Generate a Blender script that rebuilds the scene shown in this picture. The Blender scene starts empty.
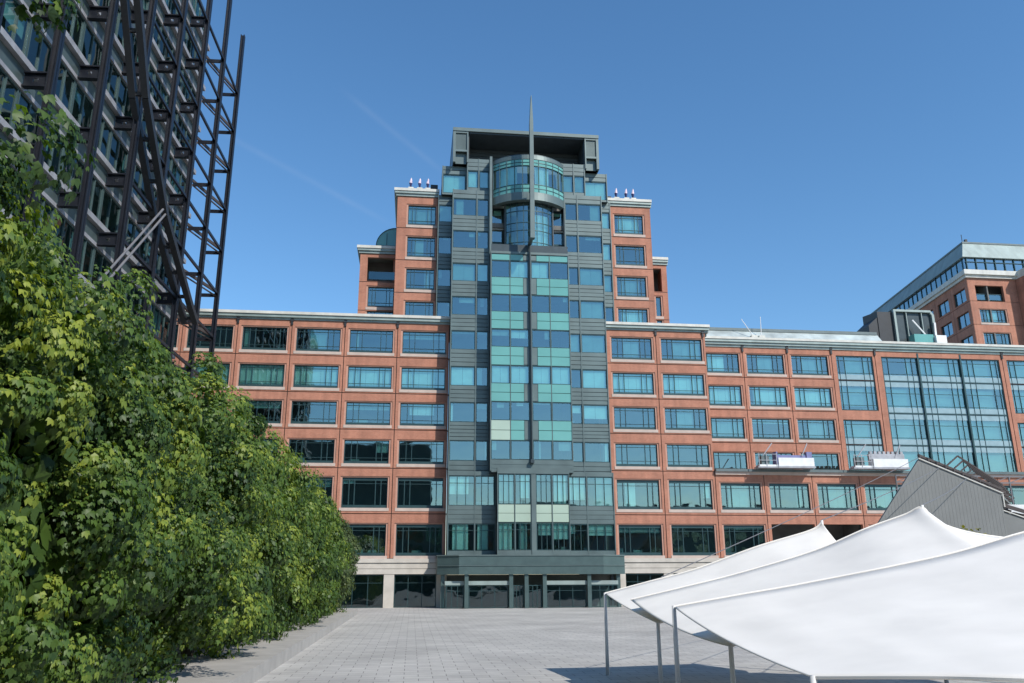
import bpy, math, random
import numpy as np
from mathutils import Matrix, Vector
random.seed(7); rng = np.random.default_rng(7)
S = bpy.context.scene; COL = S.collection
R_ = math.radians

# ------------------------------------------------------------------ materials
def nodes(name):
    m = bpy.data.materials.new(name); m.use_nodes = True
    nt = m.node_tree; return m, nt, nt.nodes['Principled BSDF']
def mat(name, col, rough=.6, metal=0., var=.12, scale=1.2, bump=0., streak=False, spec=None, coat=0.):
    m, nt, b = nodes(name)
    b.inputs['Roughness'].default_value = rough; b.inputs['Metallic'].default_value = metal
    if spec is not None: b.inputs['Specular IOR Level'].default_value = spec
    tc = nt.nodes.new('ShaderNodeTexCoord'); geo = nt.nodes.new('ShaderNodeNewGeometry')
    mp = nt.nodes.new('ShaderNodeMapping')
    if streak: mp.inputs['Scale'].default_value = (1, 1, .12)
    nt.links.new(geo.outputs['Position'], mp.inputs[0])
    n1 = nt.nodes.new('ShaderNodeTexNoise'); n1.inputs['Scale'].default_value = scale; n1.inputs['Detail'].default_value = 6
    nt.links.new(mp.outputs[0], n1.inputs['Vector'])
    mr = nt.nodes.new('ShaderNodeMapRange'); mr.inputs[1].default_value = .3; mr.inputs[2].default_value = .7
    mr.inputs[3].default_value = 1 - var; mr.inputs[4].default_value = 1 + var
    nt.links.new(n1.outputs[0], mr.inputs[0])
    mx = nt.nodes.new('ShaderNodeVectorMath'); mx.operation = 'SCALE'
    mx.inputs[0].default_value = col; nt.links.new(mr.outputs[0], mx.inputs['Scale'])
    nt.links.new(mx.outputs[0], b.inputs['Base Color'])
    if bump:
        bp = nt.nodes.new('ShaderNodeBump'); bp.inputs['Strength'].default_value = bump; bp.inputs['Distance'].default_value = .05
        nt.links.new(n1.outputs[0], bp.inputs['Height']); nt.links.new(bp.outputs[0], b.inputs['Normal'])
    return m
def brick_mat(name, c1, c2, mortar):
    m, nt, b = nodes(name); b.inputs['Roughness'].default_value = .85
    geo = nt.nodes.new('ShaderNodeNewGeometry'); sp = nt.nodes.new('ShaderNodeSeparateXYZ'); cb = nt.nodes.new('ShaderNodeCombineXYZ')
    ad = nt.nodes.new('ShaderNodeMath'); ad.operation = 'ADD'
    nt.links.new(geo.outputs['Position'], sp.inputs[0])
    nt.links.new(sp.outputs[0], ad.inputs[0]); nt.links.new(sp.outputs[1], ad.inputs[1])
    nt.links.new(ad.outputs[0], cb.inputs[0]); nt.links.new(sp.outputs[2], cb.inputs[1])
    bt = nt.nodes.new('ShaderNodeTexBrick'); bt.inputs['Scale'].default_value = 1
    bt.inputs['Brick Width'].default_value = .24; bt.inputs['Row Height'].default_value = .085; bt.inputs['Mortar Size'].default_value = .006
    bt.inputs['Color1'].default_value = (*c1, 1); bt.inputs['Color2'].default_value = (*c2, 1); bt.inputs['Mortar'].default_value = (*mortar, 1)
    nt.links.new(cb.outputs[0], bt.inputs['Vector'])
    n1 = nt.nodes.new('ShaderNodeTexNoise'); n1.inputs['Scale'].default_value = .55; n1.inputs['Detail'].default_value = 8; n1.inputs['Roughness'].default_value = .65
    nt.links.new(geo.outputs['Position'], n1.inputs['Vector'])
    mr = nt.nodes.new('ShaderNodeMapRange'); mr.inputs[1].default_value = .3; mr.inputs[2].default_value = .7; mr.inputs[3].default_value = .82; mr.inputs[4].default_value = 1.16
    nt.links.new(n1.outputs[0], mr.inputs[0])
    mp = nt.nodes.new('ShaderNodeMapping'); mp.inputs['Scale'].default_value = (1.6, 1.6, .09); nt.links.new(geo.outputs['Position'], mp.inputs[0])
    n2 = nt.nodes.new('ShaderNodeTexNoise'); n2.inputs['Scale'].default_value = 1.0; n2.inputs['Detail'].default_value = 6; nt.links.new(mp.outputs[0], n2.inputs['Vector'])
    m2 = nt.nodes.new('ShaderNodeMapRange'); m2.inputs[1].default_value = .35; m2.inputs[2].default_value = .7; m2.inputs[3].default_value = 1.05; m2.inputs[4].default_value = .86; nt.links.new(n2.outputs[0], m2.inputs[0])
    ml = nt.nodes.new('ShaderNodeMath'); ml.operation = 'MULTIPLY'; nt.links.new(mr.outputs[0], ml.inputs[0]); nt.links.new(m2.outputs[0], ml.inputs[1])
    vm = nt.nodes.new('ShaderNodeVectorMath'); vm.operation = 'SCALE'
    nt.links.new(bt.outputs[0], vm.inputs[0]); nt.links.new(ml.outputs[0], vm.inputs['Scale'])
    nt.links.new(vm.outputs[0], b.inputs['Base Color'])
    return m
def glass_mat(name, tint, refl, base=.16, wav=.012, graz=.75):
    m = bpy.data.materials.new(name); m.use_nodes = True; nt = m.node_tree; nt.nodes.clear()
    out = nt.nodes.new('ShaderNodeOutputMaterial'); mix = nt.nodes.new('ShaderNodeMixShader')
    tr = nt.nodes.new('ShaderNodeBsdfTransparent'); tr.inputs[0].default_value = (*tint, 1)
    gl = nt.nodes.new('ShaderNodeBsdfGlossy'); gl.inputs['Color'].default_value = (*refl, 1); gl.inputs['Roughness'].default_value = .02
    lw = nt.nodes.new('ShaderNodeLayerWeight'); lw.inputs[0].default_value = .35
    mr = nt.nodes.new('ShaderNodeMapRange'); mr.inputs[3].default_value = base; mr.inputs[4].default_value = graz
    nt.links.new(lw.outputs['Fresnel'], mr.inputs[0]); nt.links.new(mr.outputs[0], mix.inputs[0])
    oi = nt.nodes.new('ShaderNodeObjectInfo'); geo = nt.nodes.new('ShaderNodeNewGeometry')
    va = nt.nodes.new('ShaderNodeVectorMath'); va.operation = 'ADD'
    nt.links.new(geo.outputs['Position'], va.inputs[0]); nt.links.new(oi.outputs['Random'], va.inputs[1])
    nz = nt.nodes.new('ShaderNodeTexNoise'); nz.inputs['Scale'].default_value = .55; nz.inputs['Detail'].default_value = 1
    nt.links.new(va.outputs[0], nz.inputs['Vector'])
    bp = nt.nodes.new('ShaderNodeBump'); bp.inputs['Strength'].default_value = 1; bp.inputs['Distance'].default_value = wav
    nt.links.new(nz.outputs[0], bp.inputs['Height']); nt.links.new(bp.outputs[0], gl.inputs['Normal'])
    nt.links.new(tr.outputs[0], mix.inputs[1]); nt.links.new(gl.outputs[0], mix.inputs[2]); nt.links.new(mix.outputs[0], out.inputs[0])
    return m
def leaf_mat(name, c0, c1, c2):
    m = bpy.data.materials.new(name); m.use_nodes = True; nt = m.node_tree; b = nt.nodes['Principled BSDF']; out = nt.nodes['Material Output']
    at = nt.nodes.new('ShaderNodeAttribute'); at.attribute_name = 'tone'
    cr = nt.nodes.new('ShaderNodeValToRGB'); cr.color_ramp.elements[0].color = (*c0, 1); cr.color_ramp.elements[1].color = (*c2, 1)
    e = cr.color_ramp.elements.new(.55); e.color = (*c1, 1)
    nt.links.new(at.outputs['Fac'], cr.inputs[0]); nt.links.new(cr.outputs[0], b.inputs['Base Color'])
    b.inputs['Roughness'].default_value = .5; b.inputs['Specular IOR Level'].default_value = .45
    tl = nt.nodes.new('ShaderNodeBsdfTranslucent'); hs = nt.nodes.new('ShaderNodeVectorMath'); hs.operation = 'MULTIPLY'
    hs.inputs[1].default_value = (1.5, 1.5, .5); nt.links.new(cr.outputs[0], hs.inputs[0]); nt.links.new(hs.outputs[0], tl.inputs[0])
    mx = nt.nodes.new('ShaderNodeMixShader'); mx.inputs[0].default_value = .36
    nt.links.new(b.outputs[0], mx.inputs[1]); nt.links.new(tl.outputs[0], mx.inputs[2]); nt.links.new(mx.outputs[0], out.inputs[0])
    return m

BRICK = brick_mat('red_brick', (.455, .186, .114), (.40, .155, .095), (.36, .25, .19))
REVEAL = mat('pale_terracotta', (.48, .27, .20), .8, var=.08)
SILL = mat('pale_sill_stone', (.50, .40, .34), .8, var=.1)
JOINT = mat('dark_joint', (.035, .025, .022), .9)
STONE = mat('limestone', (.50, .46, .40), .85, var=.14, scale=.8)
GREEN = mat('green_window_metal', (.035, .075, .078), .35, .3)
CLAD = mat('grey_green_cladding', (.118, .158, .153), .42, .25, var=.16, scale=.5)
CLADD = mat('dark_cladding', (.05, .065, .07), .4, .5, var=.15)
FASCIA = mat('podium_green', (.085, .13, .125), .4, .4)
CORN = mat('pale_green_cornice', (.27, .33, .31), .5, .2, var=.16, scale=.9, streak=True)
CAP = mat('pale_cap', (.58, .57, .51), .55, var=.14, streak=True)
LEAD = mat('weathered_roof_metal', (.42, .47, .45), .5, .3, var=.45, scale=.35)
LEADD = mat('dark_roof_metal', (.12, .15, .15), .5, .3)
SPAND = mat('pale_green_spandrel', (.14, .36, .325), .08, 0, var=.08, scale=.3, spec=.6)
SPANDP = mat('cream_green_spandrel', (.38, .48, .39), .15, 0, var=.08, scale=.3)
WHITESP = mat('white_spandrel', (.27, .38, .41), .25, var=.1)
GLASS = glass_mat('teal_glass', (.56, .88, .83), (.76, .98, .97), .25)
GLASSD = glass_mat('dark_glass', (.30, .50, .50), (.80, .95, 1), .10, .02, .4)
BLIND = mat('pale_blind', (.84, .86, .83), .7, var=.10, scale=.8)
SCREEN = mat('grey_blind', (.38, .45, .44), .7, var=.15, scale=.8)
ROOM = mat('office_wall', (.16, .16, .15), .9, var=.3, scale=.35)
CEIL = mat('office_ceiling', (.35, .35, .33), .9)
STEEL = mat('dark_blue_steel', (.012, .014, .021), .4, .2, var=.2)
PALEST = mat('pale_steel_tube', (.18, .175, .18), .5, .2)
LEDGE = mat('pale_metal_ledge', (.34, .34, .355), .5, .2, var=.2)
MULL = mat('green_grey_mullion', (.075, .12, .118), .4, .3)
GREYP = mat('grey_green_panel', (.08, .11, .11), .45, .2, var=.15)
MEMB = mat('white_membrane', (.87, .825, .745), .6, var=.05, scale=.9, bump=.12)
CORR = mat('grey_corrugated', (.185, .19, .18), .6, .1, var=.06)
HOOD = mat('dark_hood_lining', (.048, .065, .074), .55)
RUST = mat('dark_brown_steel', (.075, .06, .055), .6, .2)
WHITE = mat('white_paint', (.75, .75, .73), .5)
BLACK = mat('black_steel', (.02, .022, .025), .5)
PURPLE = mat('blue_tarpaulin', (.17, .18, .33), .7)
PINK = mat('pale_flag_cloth', (.72, .58, .66), .8, var=.3, scale=6)
NAVY = mat('navy_flag_cloth', (.03, .035, .12), .8)
BARK = mat('bark', (.09, .07, .05), .9, bump=.5, scale=9)
SOIL = mat('planter_stone', (.36, .34, .31), .85)
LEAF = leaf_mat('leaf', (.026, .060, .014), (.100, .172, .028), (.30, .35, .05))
LEAFB = leaf_mat('leaf_olive', (.04, .065, .025), (.085, .125, .04), (.15, .18, .05))
LEAFY = leaf_mat('leaf_yellow', (.06, .07, .015), (.14, .14, .02), (.26, .24, .04))

# ------------------------------------------------------------------ mesh helper
OFF = {}
class MB:
    def __init__(s): s.v = []; s.f = []
    def quad(s, *p):
        n = len(s.v); s.v += [tuple(q) for q in p]; s.f.append(tuple(range(n, n + len(p))))
    def box(s, x0, x1, y0, y1, z0, z1):
        n = len(s.v)
        s.v += [(x0, y0, z0), (x1, y0, z0), (x1, y1, z0), (x0, y1, z0), (x0, y0, z1), (x1, y0, z1), (x1, y1, z1), (x0, y1, z1)]
        for q in ((0, 3, 2, 1), (4, 5, 6, 7), (0, 1, 5, 4), (1, 2, 6, 5), (2, 3, 7, 6), (3, 0, 4, 7)): s.f.append(tuple(n + i for i in q))
    def prism(s, poly, a, b, axis='y'):
        n = len(s.v); k = len(poly)
        for t in (a, b):
            for (u, w) in poly: s.v.append((u, t, w) if axis == 'y' else ((t, u, w) if axis == 'x' else (u, w, t)))
        s.f.append(tuple(range(n, n + k))); s.f.append(tuple(range(n + 2 * k - 1, n + k - 1, -1)))
        for i in range(k):
            j = (i + 1) % k; s.f.append((n + i, n + k + i, n + k + j, n + j))
    def tube(s, p0, p1, r, n=8, r1=None):
        p0 = Vector(p0); p1 = Vector(p1); d = (p1 - p0).normalized(); a = d.orthogonal().normalized(); b = d.cross(a)
        r1 = r if r1 is None else r1; base = len(s.v)
        for p, rr in ((p0, r), (p1, r1)):
            for i in range(n):
                t = 2 * math.pi * i / n; s.v.append(tuple(p + a * (math.cos(t) * rr) + b * (math.sin(t) * rr)))
        for i in range(n):
            j = (i + 1) % n; s.f.append((base + i, base + j, base + n + j, base + n + i))
        s.f.append(tuple(range(base + n - 1, base - 1, -1))); s.f.append(tuple(range(base + n, base + 2 * n)))
    def beam(s, p0, p1, w, h):
        p0 = Vector(p0); p1 = Vector(p1); d = (p1 - p0).normalized(); up = Vector((0, 0, 1))
        if abs(d.z) > .95: up = Vector((1, 0, 0))
        a = d.cross(up).normalized() * (w / 2); b = a.cross(d).normalized() * (h / 2); n = len(s.v)
        for p in (p0, p1): s.v += [tuple(p - a - b), tuple(p + a - b), tuple(p + a + b), tuple(p - a + b)]
        for q in ((0, 1, 2, 3), (7, 6, 5, 4), (0, 4, 5, 1), (1, 5, 6, 2), (2, 6, 7, 3), (3, 7, 4, 0)): s.f.append(tuple(n + i for i in q))
    def arc(s, cx, cy, r0, r1, a0, a1, z0, z1, n=24):
        P = [(math.sin(a0 + (a1 - a0) * i / n), -math.cos(a0 + (a1 - a0) * i / n)) for i in range(n + 1)]
        for i in range(n):
            (s0, c0), (s1, c1) = P[i], P[i + 1]
            o0 = (cx + r1 * s0, cy + r1 * c0); o1 = (cx + r1 * s1, cy + r1 * c1); i0 = (cx + r0 * s0, cy + r0 * c0); i1 = (cx + r0 * s1, cy + r0 * c1)
            s.quad((*o0, z0), (*o1, z0), (*o1, z1), (*o0, z1)); s.quad((*i1, z0), (*i0, z0), (*i0, z1), (*i1, z1))
            s.quad((*o0, z1), (*o1, z1), (*i1, z1), (*i0, z1)); s.quad((*i0, z0), (*i1, z0), (*o1, z0), (*o0, z0))
    def mesh(s, name, m, at=(0, 0, 0)):
        me = bpy.data.meshes.new(name)
        me.from_pydata([(v[0] - at[0], v[1] - at[1], v[2] - at[2]) for v in s.v], [], s.f); me.update()
        me.materials.append(m); return me
    def build(s, name, m, parent=None, at=None):
        base = OFF.get(parent.name, Vector()) if parent else Vector()
        a = Vector(at) if at is not None else base.copy()
        return link(name, s.mesh(name, m, a), parent, a)
def link(name, me, parent=None, at=(0, 0, 0)):
    o = bpy.data.objects.new(name, me); COL.objects.link(o); a = Vector(at)
    base = Vector()
    if parent: o.parent = parent; base = OFF.get(parent.name, Vector())
    o.location = a - base; OFF[o.name] = a
    return o
def tag(o, label, cat, group=None):
    o['label'] = label; o['category'] = cat
    if group: o['group'] = group
    return o
def thing(name, label, cat, loc=(0, 0, 0), group=None, rz=None):
    o = bpy.data.objects.new(name, None); COL.objects.link(o); o.location = loc
    OFF[o.name] = Vector(loc)
    if rz is not None: o.rotation_euler = (0, 0, rz); OFF[o.name] = Vector()
    return tag(o, label, cat, group)
def structure(o): o['kind'] = 'structure'; return o
def smooth(o):
    o.data.polygons.foreach_set('use_smooth', [True] * len(o.data.polygons)); return o

# ------------------------------------------------------------------ windows (frame > pane, blind), meshes shared by size
CACHE = {}; BR = random.Random(11)
def cached(key, fn):
    if key not in CACHE: CACHE[key] = fn()
    return CACHE[key]
def window(parent, x0, x1, z0, z1, y, style='tartan', blind=0, bm=None, gm=None, name='window', bx=(0, 1)):
    w = round(x1 - x0, 2); h = round(z1 - z0, 2)
    if not blind and name == 'window' and parent.name.split('.')[0] != 'corner_office_building' and BR.random() < .5:
        blind = BR.choice([.12, .18, .3, .3, .5]); bm = BR.choice([SCREEN, SCREEN, BLIND]); bx = BR.choice([(0, 1), (.3, .7), (0, .28), (.72, 1), (.3, 1)])
    def fr():
        b = MB(); t = .09
        b.box(0, t, 0, .14, 0, h); b.box(w - t, w, 0, .14, 0, h); b.box(t, w - t, 0, .14, h - t, h)
        if style == 'tartan':
            q = .12 * h; b.box(t, w - t, .02, .14, 0, q)
            for k in (.16, .285, .715, .84): b.box(k * w - .035, k * w + .035, .004, .12, q, h - t)
            b.box(t, w - t, .012, .11, h * .85, h * .85 + .05); b.box(t, w - t, .012, .11, h * .24, h * .24 + .045)
        elif style == 'tall':
            q = .10 * h; b.box(t, w - t, .02, .14, 0, q); b.box(t, w - t, .02, .14, h * .90, h - t)
            for k in (.15, .27, .73, .85): b.box(k * w - .045, k * w + .045, .004, .12, q, h * .90)
            b.box(t, w - t, .012, .11, h * .79, h * .79 + .05)
        elif style == 'narrow':
            q = .12 * h; b.box(t, w - t, .02, .14, 0, q)
            for k in (.60, .78): b.box(k * w - .035, k * w + .035, .004, .12, q, h - t)
            b.box(t, w - t, .012, .11, h * .24, h * .24 + .045)
        elif style == 'plain':
            b.box(t, w - t, 0, .14, 0, .06)
        elif style == 'split':
            b.box(t, w - t, 0, .14, 0, .06); b.box(.66 * w - .04, .66 * w + .04, .004, .12, .06, h - t)
        elif style == 'half':
            b.box(t, w - t, 0, .14, 0, .06); b.box(.5 * w - .04, .5 * w + .04, .004, .12, .06, h - t)
        elif style == 'lobby':
            b.box(t, w - t, 0, .14, 0, .06)
            for k in (.33, .66): b.box(k * w - .035, k * w + .035, .004, .12, .06, h - t)
            b.box(t, w - t, .012, .11, h * .74, h * .74 + .05)
        return b.mesh('window', GREEN)
    o = link(name, cached((style, w, h), fr), parent, (x0, y, z0))
    def pn():
        b = MB(); b.quad((.05, .09, .02), (w - .05, .09, .02), (w - .05, .09, h - .02), (.05, .09, h - .02)); return b.mesh('pane', GLASS)
    g = gm or GLASS
    link('pane', cached(('pane', w, h, g.name), lambda: (lambda me: (me.materials.clear(), me.materials.append(g), me)[2])(pn())), o, (x0, y, z0))
    if blind:
        bm = bm or BLIND
        def bl():
            b = MB(); a, c = .1 + bx[0] * (w - .2), .1 + bx[1] * (w - .2); n = max(1, int((c - a) / .9))
            for i in range(n):
                s0 = a + (c - a) * i / n; s1 = a + (c - a) * (i + 1) / n - .025
                b.box(s0, s1, .24, .26, h - .08 - (h - .12) * blind * (1 if blind > .97 else 1), h - .08)
            return b.mesh('blind', bm)
        link('blind', cached(('blind', w, h, blind, bm.name, bx), bl), o, (x0, y, z0))
    return o

FL = [5.03, 9.78, 14.72, 19.02, 23.17, 27.41, 31.56, 35.71, 39.86, 44.05, 48.25]
TOPL = 31.58
def cell(wall, x0, x1, z0, z1, wx0, wx1, wz0, wz1, y, j=.045, thick=.5):
    """brick panel around one window; a groove of 2*j stays open between neighbours"""
    a, b, c, d = x0 + j, x1 - j, z0 + j, z1 - j; e = .2
    wall.box(a, wx0 - e, y, y + thick, c, d); wall.box(wx1 + e, b, y, y + thick, c, d)
    wall.box(wx0 - e, wx1 + e, y, y + thick, c, wz0 - .34); wall.box(wx0 - e, wx1 + e, y, y + thick, wz1 + .12, d)
def trim(o, wx0, wx1, z0, z1, y, thick=.5):
    e = .2; r = MB()
    r.box(wx0 - e, wx0, y + .09, y + thick - .01, z0, z1); r.box(wx1, wx1 + e, y + .09, y + thick - .01, z0, z1); r.box(wx0 - e, wx1 + e, y + .09, y + thick - .01, z1, z1 + .12)
    key = ('sur', round(wx1 - wx0, 3), round(z1 - z0, 3)); at = (wx0, y, z0)
    link('surround', cached(key, lambda: r.mesh('surround', REVEAL, at)), o, at)
    q = MB(); q.box(wx0 - .2, wx1 + .2, y - .05, y + .45, z0 - .34, z0 - .002)
    link('sill', cached(('sill', round(wx1 - wx0, 3)), lambda: q.mesh('sill', SILL, at)), o, at)
def interior(parent, x0, x1, y0, y1, floors, ztop, step=6., x_first=None):
    b = MB(); c = MB()
    b.box(x0, x1, y1, y1 + .2, floors[0], ztop)
    for z in floors: b.box(x0, x1, y0, y1, z - .55, z + .02)
    x = x0 if x_first is None else x_first; k = 0
    while x < x1:
        if k % 2 == 0: b.box(x - .06, x + .06, y0 + .7, y1, floors[0], ztop)
        x += step; k += 1
    b.build('office_interior', ROOM, parent)
    for z in floors[1:]: c.box(x0, x1, y0 + .2, y1 - .01, z - .75, z - .56)
    c.box(x0, x1, y0 + .2, y1 - .01, ztop - .2, ztop - .01)
    c.build('office_ceiling', CEIL, parent)
    d = MB(); r = random.Random(int(x0 * 10) + 5)
    for z in floors:
        x = x0 + .5
        while x < x1 - 1.6:
            if r.random() < .6:
                d.box(x, x + r.uniform(.6, 1.4), y0 + .9, y0 + 1.5, z + .03, z + r.uniform(.8, 1.35))
            x += r.uniform(1.2, 3.2)
    d.build('office_furniture', SCREEN, parent)

def stone_base(parent, x0, x1, y, bays, top=5.03):
    b = MB(); w = MB(); g = MB()
    b.box(x0, x1, y - .18, y + .5, top - .42, top - .003); b.box(x0, x1, y - .06, y + .5, top - 1.02, top - .46)
    b.box(x0, x1, y - .10, y + .5, top - 1.60, top - 1.06); w.box(x0 + .02, x1 - .02, y + .02, y + .48, top - 1.62, top - .4)
    for x in bays: b.box(x - .55, x + .55, y - .1, y + .5, 0, top - 1.64)
    b.build('stone_base', STONE, parent); w.build('base_joint', JOINT, parent)
    for i in range(len(bays) - 1):
        a, c = bays[i] + .56, bays[i + 1] - .56
        if a < x0 - .1 or c > x1 + .1: continue
        window(parent, a, c, .02, top - 1.66, y + .25, 'lobby', 0, None, GLASSD, 'shop_window')
    b = MB(); b.box(x0, x1, y + 3.4, y + 3.6, 0, top); b.box(x0, x1, y + .5, y + 3.4, top - 1.5, top - 1.3); b.build('shop_interior', ROOM, parent)
def downpipes(parent, xs, y, z0, z1):
    for x in xs:
        b = MB(); b.box(x - .11, x + .11, y - .16, y - .03, z0, z1); b.box(x - .17, x + .17, y - .2, y - .028, z1 - .3, z1)
        b.build('rainwater_head', BLACK, parent)
def cornice(parent, x0, x1, y, z, depth=14, ret=True):
    b = MB(); b.box(x0, x1, y - .12, y + .5, z - .06, z + .18); b.box(x0, x1, y - .36, y + .5, z + .183, z + .52)
    b.build('cornice', CORN, parent)
    c = MB(); c.box(x0 - .06, x1 + .06, y - .5, y + .6, z + .523, z + .84); c.build('parapet_cap', CAP, parent)
    r = MB(); r.box(x0, x1, y + .62, y + depth, z - .3, z + .35); r.build('roof', LEADD, parent)

# ================================================================== LEFT BRICK WING
LW = thing('brick_office_wing', 'long red brick office wing left of the glass tower, partly behind the trees', 'building', (-12, 0, 0))
wall = MB()
xl = [-36 + 6 * i for i in range(7)]            # bay lines up to D = 0; the last bay runs to the tower
bays = [(xl[i], xl[i + 1]) for i in range(6)] + [(0, 6.0)]
lv = [5.03, 9.78, 14.72, 19.02, 23.17, 27.41, TOPL]
HB = {0: (.30, 3.65), 1: (.62, 3.93)}
def wz(k): return (lv[k] + HB[k][0], lv[k] + HB[k][1]) if k in HB else (lv[k] + .50, lv[k] + 3.12 + (.12 if k == 5 else 0))
pattern = {5: {3: (1, SCREEN, (.02, .15)), 4: (1, SCREEN, (.3, .70)), 5: (.75, SCREEN, (.12, .2)), 6: 0},
           4: {i: (1, BLIND, (0, 1)) for i in range(7)}, 3: {6: (.5, BLIND, (.2, .78))}, 2: {}, 1: {5: 0}, 0: {}}
for i, (a, c) in enumerate(bays):
    wx0, wx1 = a + .55, c - .5
    if i == 6: wx0, wx1 = .58, 5.6
    for k in range(6):
        z0, z1 = wz(k)
        cell(wall, a, c, lv[k], lv[k + 1], wx0, wx1, z0, z1, 0)
        p = pattern.get(k, {}).get(i, 0)
        bl, bm, bx = p if p else (0, None, (0, 1))
        trim(window(LW, wx0, wx1, z0, z1, .26, 'tall' if k < 2 else 'tartan', bl, bm, None, 'window', bx), wx0, wx1, z0, z1, 0)
wall.build('wall', BRICK, LW);
b = MB()
for i, (a, c) in enumerate(bays): b.box(a - .06, a + .06, .06, .45, 5.03, TOPL)
for k in range(1, 6): b.box(-36, 6, .07, .44, lv[k] - .06, lv[k] + .06)
b.build('movement_joint', JOINT, LW)
cornice(LW, -36, 6.0, 0, TOPL, 20)
downpipes(LW, [x for x in xl[1:]], 0, 30.95, TOPL + .1)
stone_base(LW, -36, 5.6, 0, xl + [5.6])
interior(LW, -36, 5.98, .52, 4.5, lv[:-1], TOPL)
b = MB(); b.box(-36.3, -36, 0, 20, 0, TOPL); b.box(-36, 6, 19.7, 20, 0, TOPL); b.build('rear_wall', BRICK, LW)

# ================================================================== GLASS TOWER
GT = thing('glass_office_tower', 'tall stepped office tower with teal glass front, round bay and red brick shoulders', 'building', (15.1, 0, 0))
AX = 15.05
def tower_bay(x0, x1, y, floors, ztop, splits, blinds, zbot=None, name='cladding', wh=(.70, 2.92), back=1.2):
    """metal clad bay: four louvre strips between glass bands"""
    b = MB(); d = MB()
    zb = zbot if zbot is not None else floors[0] - .9
    z = zb
    zones = []
    for f_ in floors: zones.append((z, f_ + wh[0])); z = f_ + wh[1]
    zones.append((z, ztop))
    for (a, c) in zones:
        if c - a < .1: continue
        n = max(1, round((c - a) / .46)); s = (c - a) / n
        for i in range(n): b.box(x0 + .08, x1 - .08, y + (.0 if i % 2 else .03), y + .2, a + i * s + .03, a + (i + 1) * s - .03)
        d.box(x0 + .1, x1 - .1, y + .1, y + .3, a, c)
    for xx in (x0, x1 - .10): b.box(xx, xx + .10, y - .06, y + .3, zb, ztop)
    for s in splits: b.box(s - .06, s + .06, y - .045, y + .22, zb, ztop)
    b.build(name, CLAD, GT); d.build('cladding_joint', CLADD, GT)
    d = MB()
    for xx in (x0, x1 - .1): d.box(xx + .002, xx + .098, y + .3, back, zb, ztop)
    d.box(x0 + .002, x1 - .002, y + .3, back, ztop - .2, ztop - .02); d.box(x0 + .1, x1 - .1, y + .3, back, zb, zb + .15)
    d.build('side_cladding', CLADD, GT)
    ed = [x0 + .1] + list(splits) + [x1 - .1]
    for k, f_ in enumerate(floors):
        for i in range(len(ed) - 1):
            a = ed[i] + (.06 if i else 0); c = ed[i + 1] - (.06 if i < len(ed) - 2 else 0)
            p = blinds.get((round(f_, 2), i), 0)
            bl, bm, bx = p if p else (0, None, (0, 1))
            window(GT, a, c, f_ + wh[0], f_ + wh[1], y + .08, 'plain', bl, bm, None, 'window', bx)
F_ = (1, BLIND, (0, 1)); G_ = (1, SCREEN, (0, 1))
def part_(t, a=0, c=1, m=BLIND): return (t, m, (a, c))
up = FL[2:10]                                   # 14.72 .. 44.05
lb = {(44.05, 0): part_(1, .1, .45, SCREEN), (35.71, 1): F_, (27.41, 0): 0, (23.17, 0): F_, (23.17, 1): part_(.99, 0, .55), (19.02, 0): part_(1, 0, .1), (14.72, 1): part_(1, .85, 1), (35.71, 0): G_}
tower_bay(6.02, 10.45, -1.9, up, 48.1, [8.95], lb)
rb = {(44.05, 1): part_(1, .55, 1, SCREEN), (35.71, 0): part_(1, 0, .25), (35.71, 1): G_, (31.56, 1): G_, (31.56, 0): part_(1, 0, .15), (27.41, 0): G_, (27.41, 1): G_, (23.17, 1): F_, (19.02, 0): part_(.42), (19.02, 1): part_(.72), (14.72, 1): part_(1, .85, 1)}
tower_bay(19.6, 24.25, -1.9, up, 48.1, [21.2], rb)
# narrow flanks beside the brick shoulders and the set back top storey
fl = FL[6:10]
tower_bay(4.35, 6.35, .2, fl, 48.3, [], {(44.05, 0): G_}, 32.6, back=2)
tower_bay(23.85, 25.85, .2, fl, 48.3, [], {(44.05, 0): F_, (39.86, 0): part_(1, .4, 1), (35.71, 0): G_}, 32.6, back=2)
tower_bay(4.75, 7.75, -.3, [48.25], 52.0, [], {(48.25, 0): F_}, 48.12, wh=(.15, 2.65), back=3)
tower_bay(22.45, 25.45, -.3, [48.25], 52.0, [], {(48.25, 0): F_}, 48.12, wh=(.15, 2.65), back=3)
tower_bay(7.75, 10.6, -1.2, [48.25], 52.7, [9.2], {(48.25, 0): F_, (48.25, 1): G_}, 48.12, wh=(.55, 2.85), back=3)
tower_bay(19.5, 22.45, -1.2, [48.25], 52.7, [21.0], {(48.25, 0): G_, (48.25, 1): G_}, 48.12, wh=(.55, 2.85), back=3)
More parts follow.
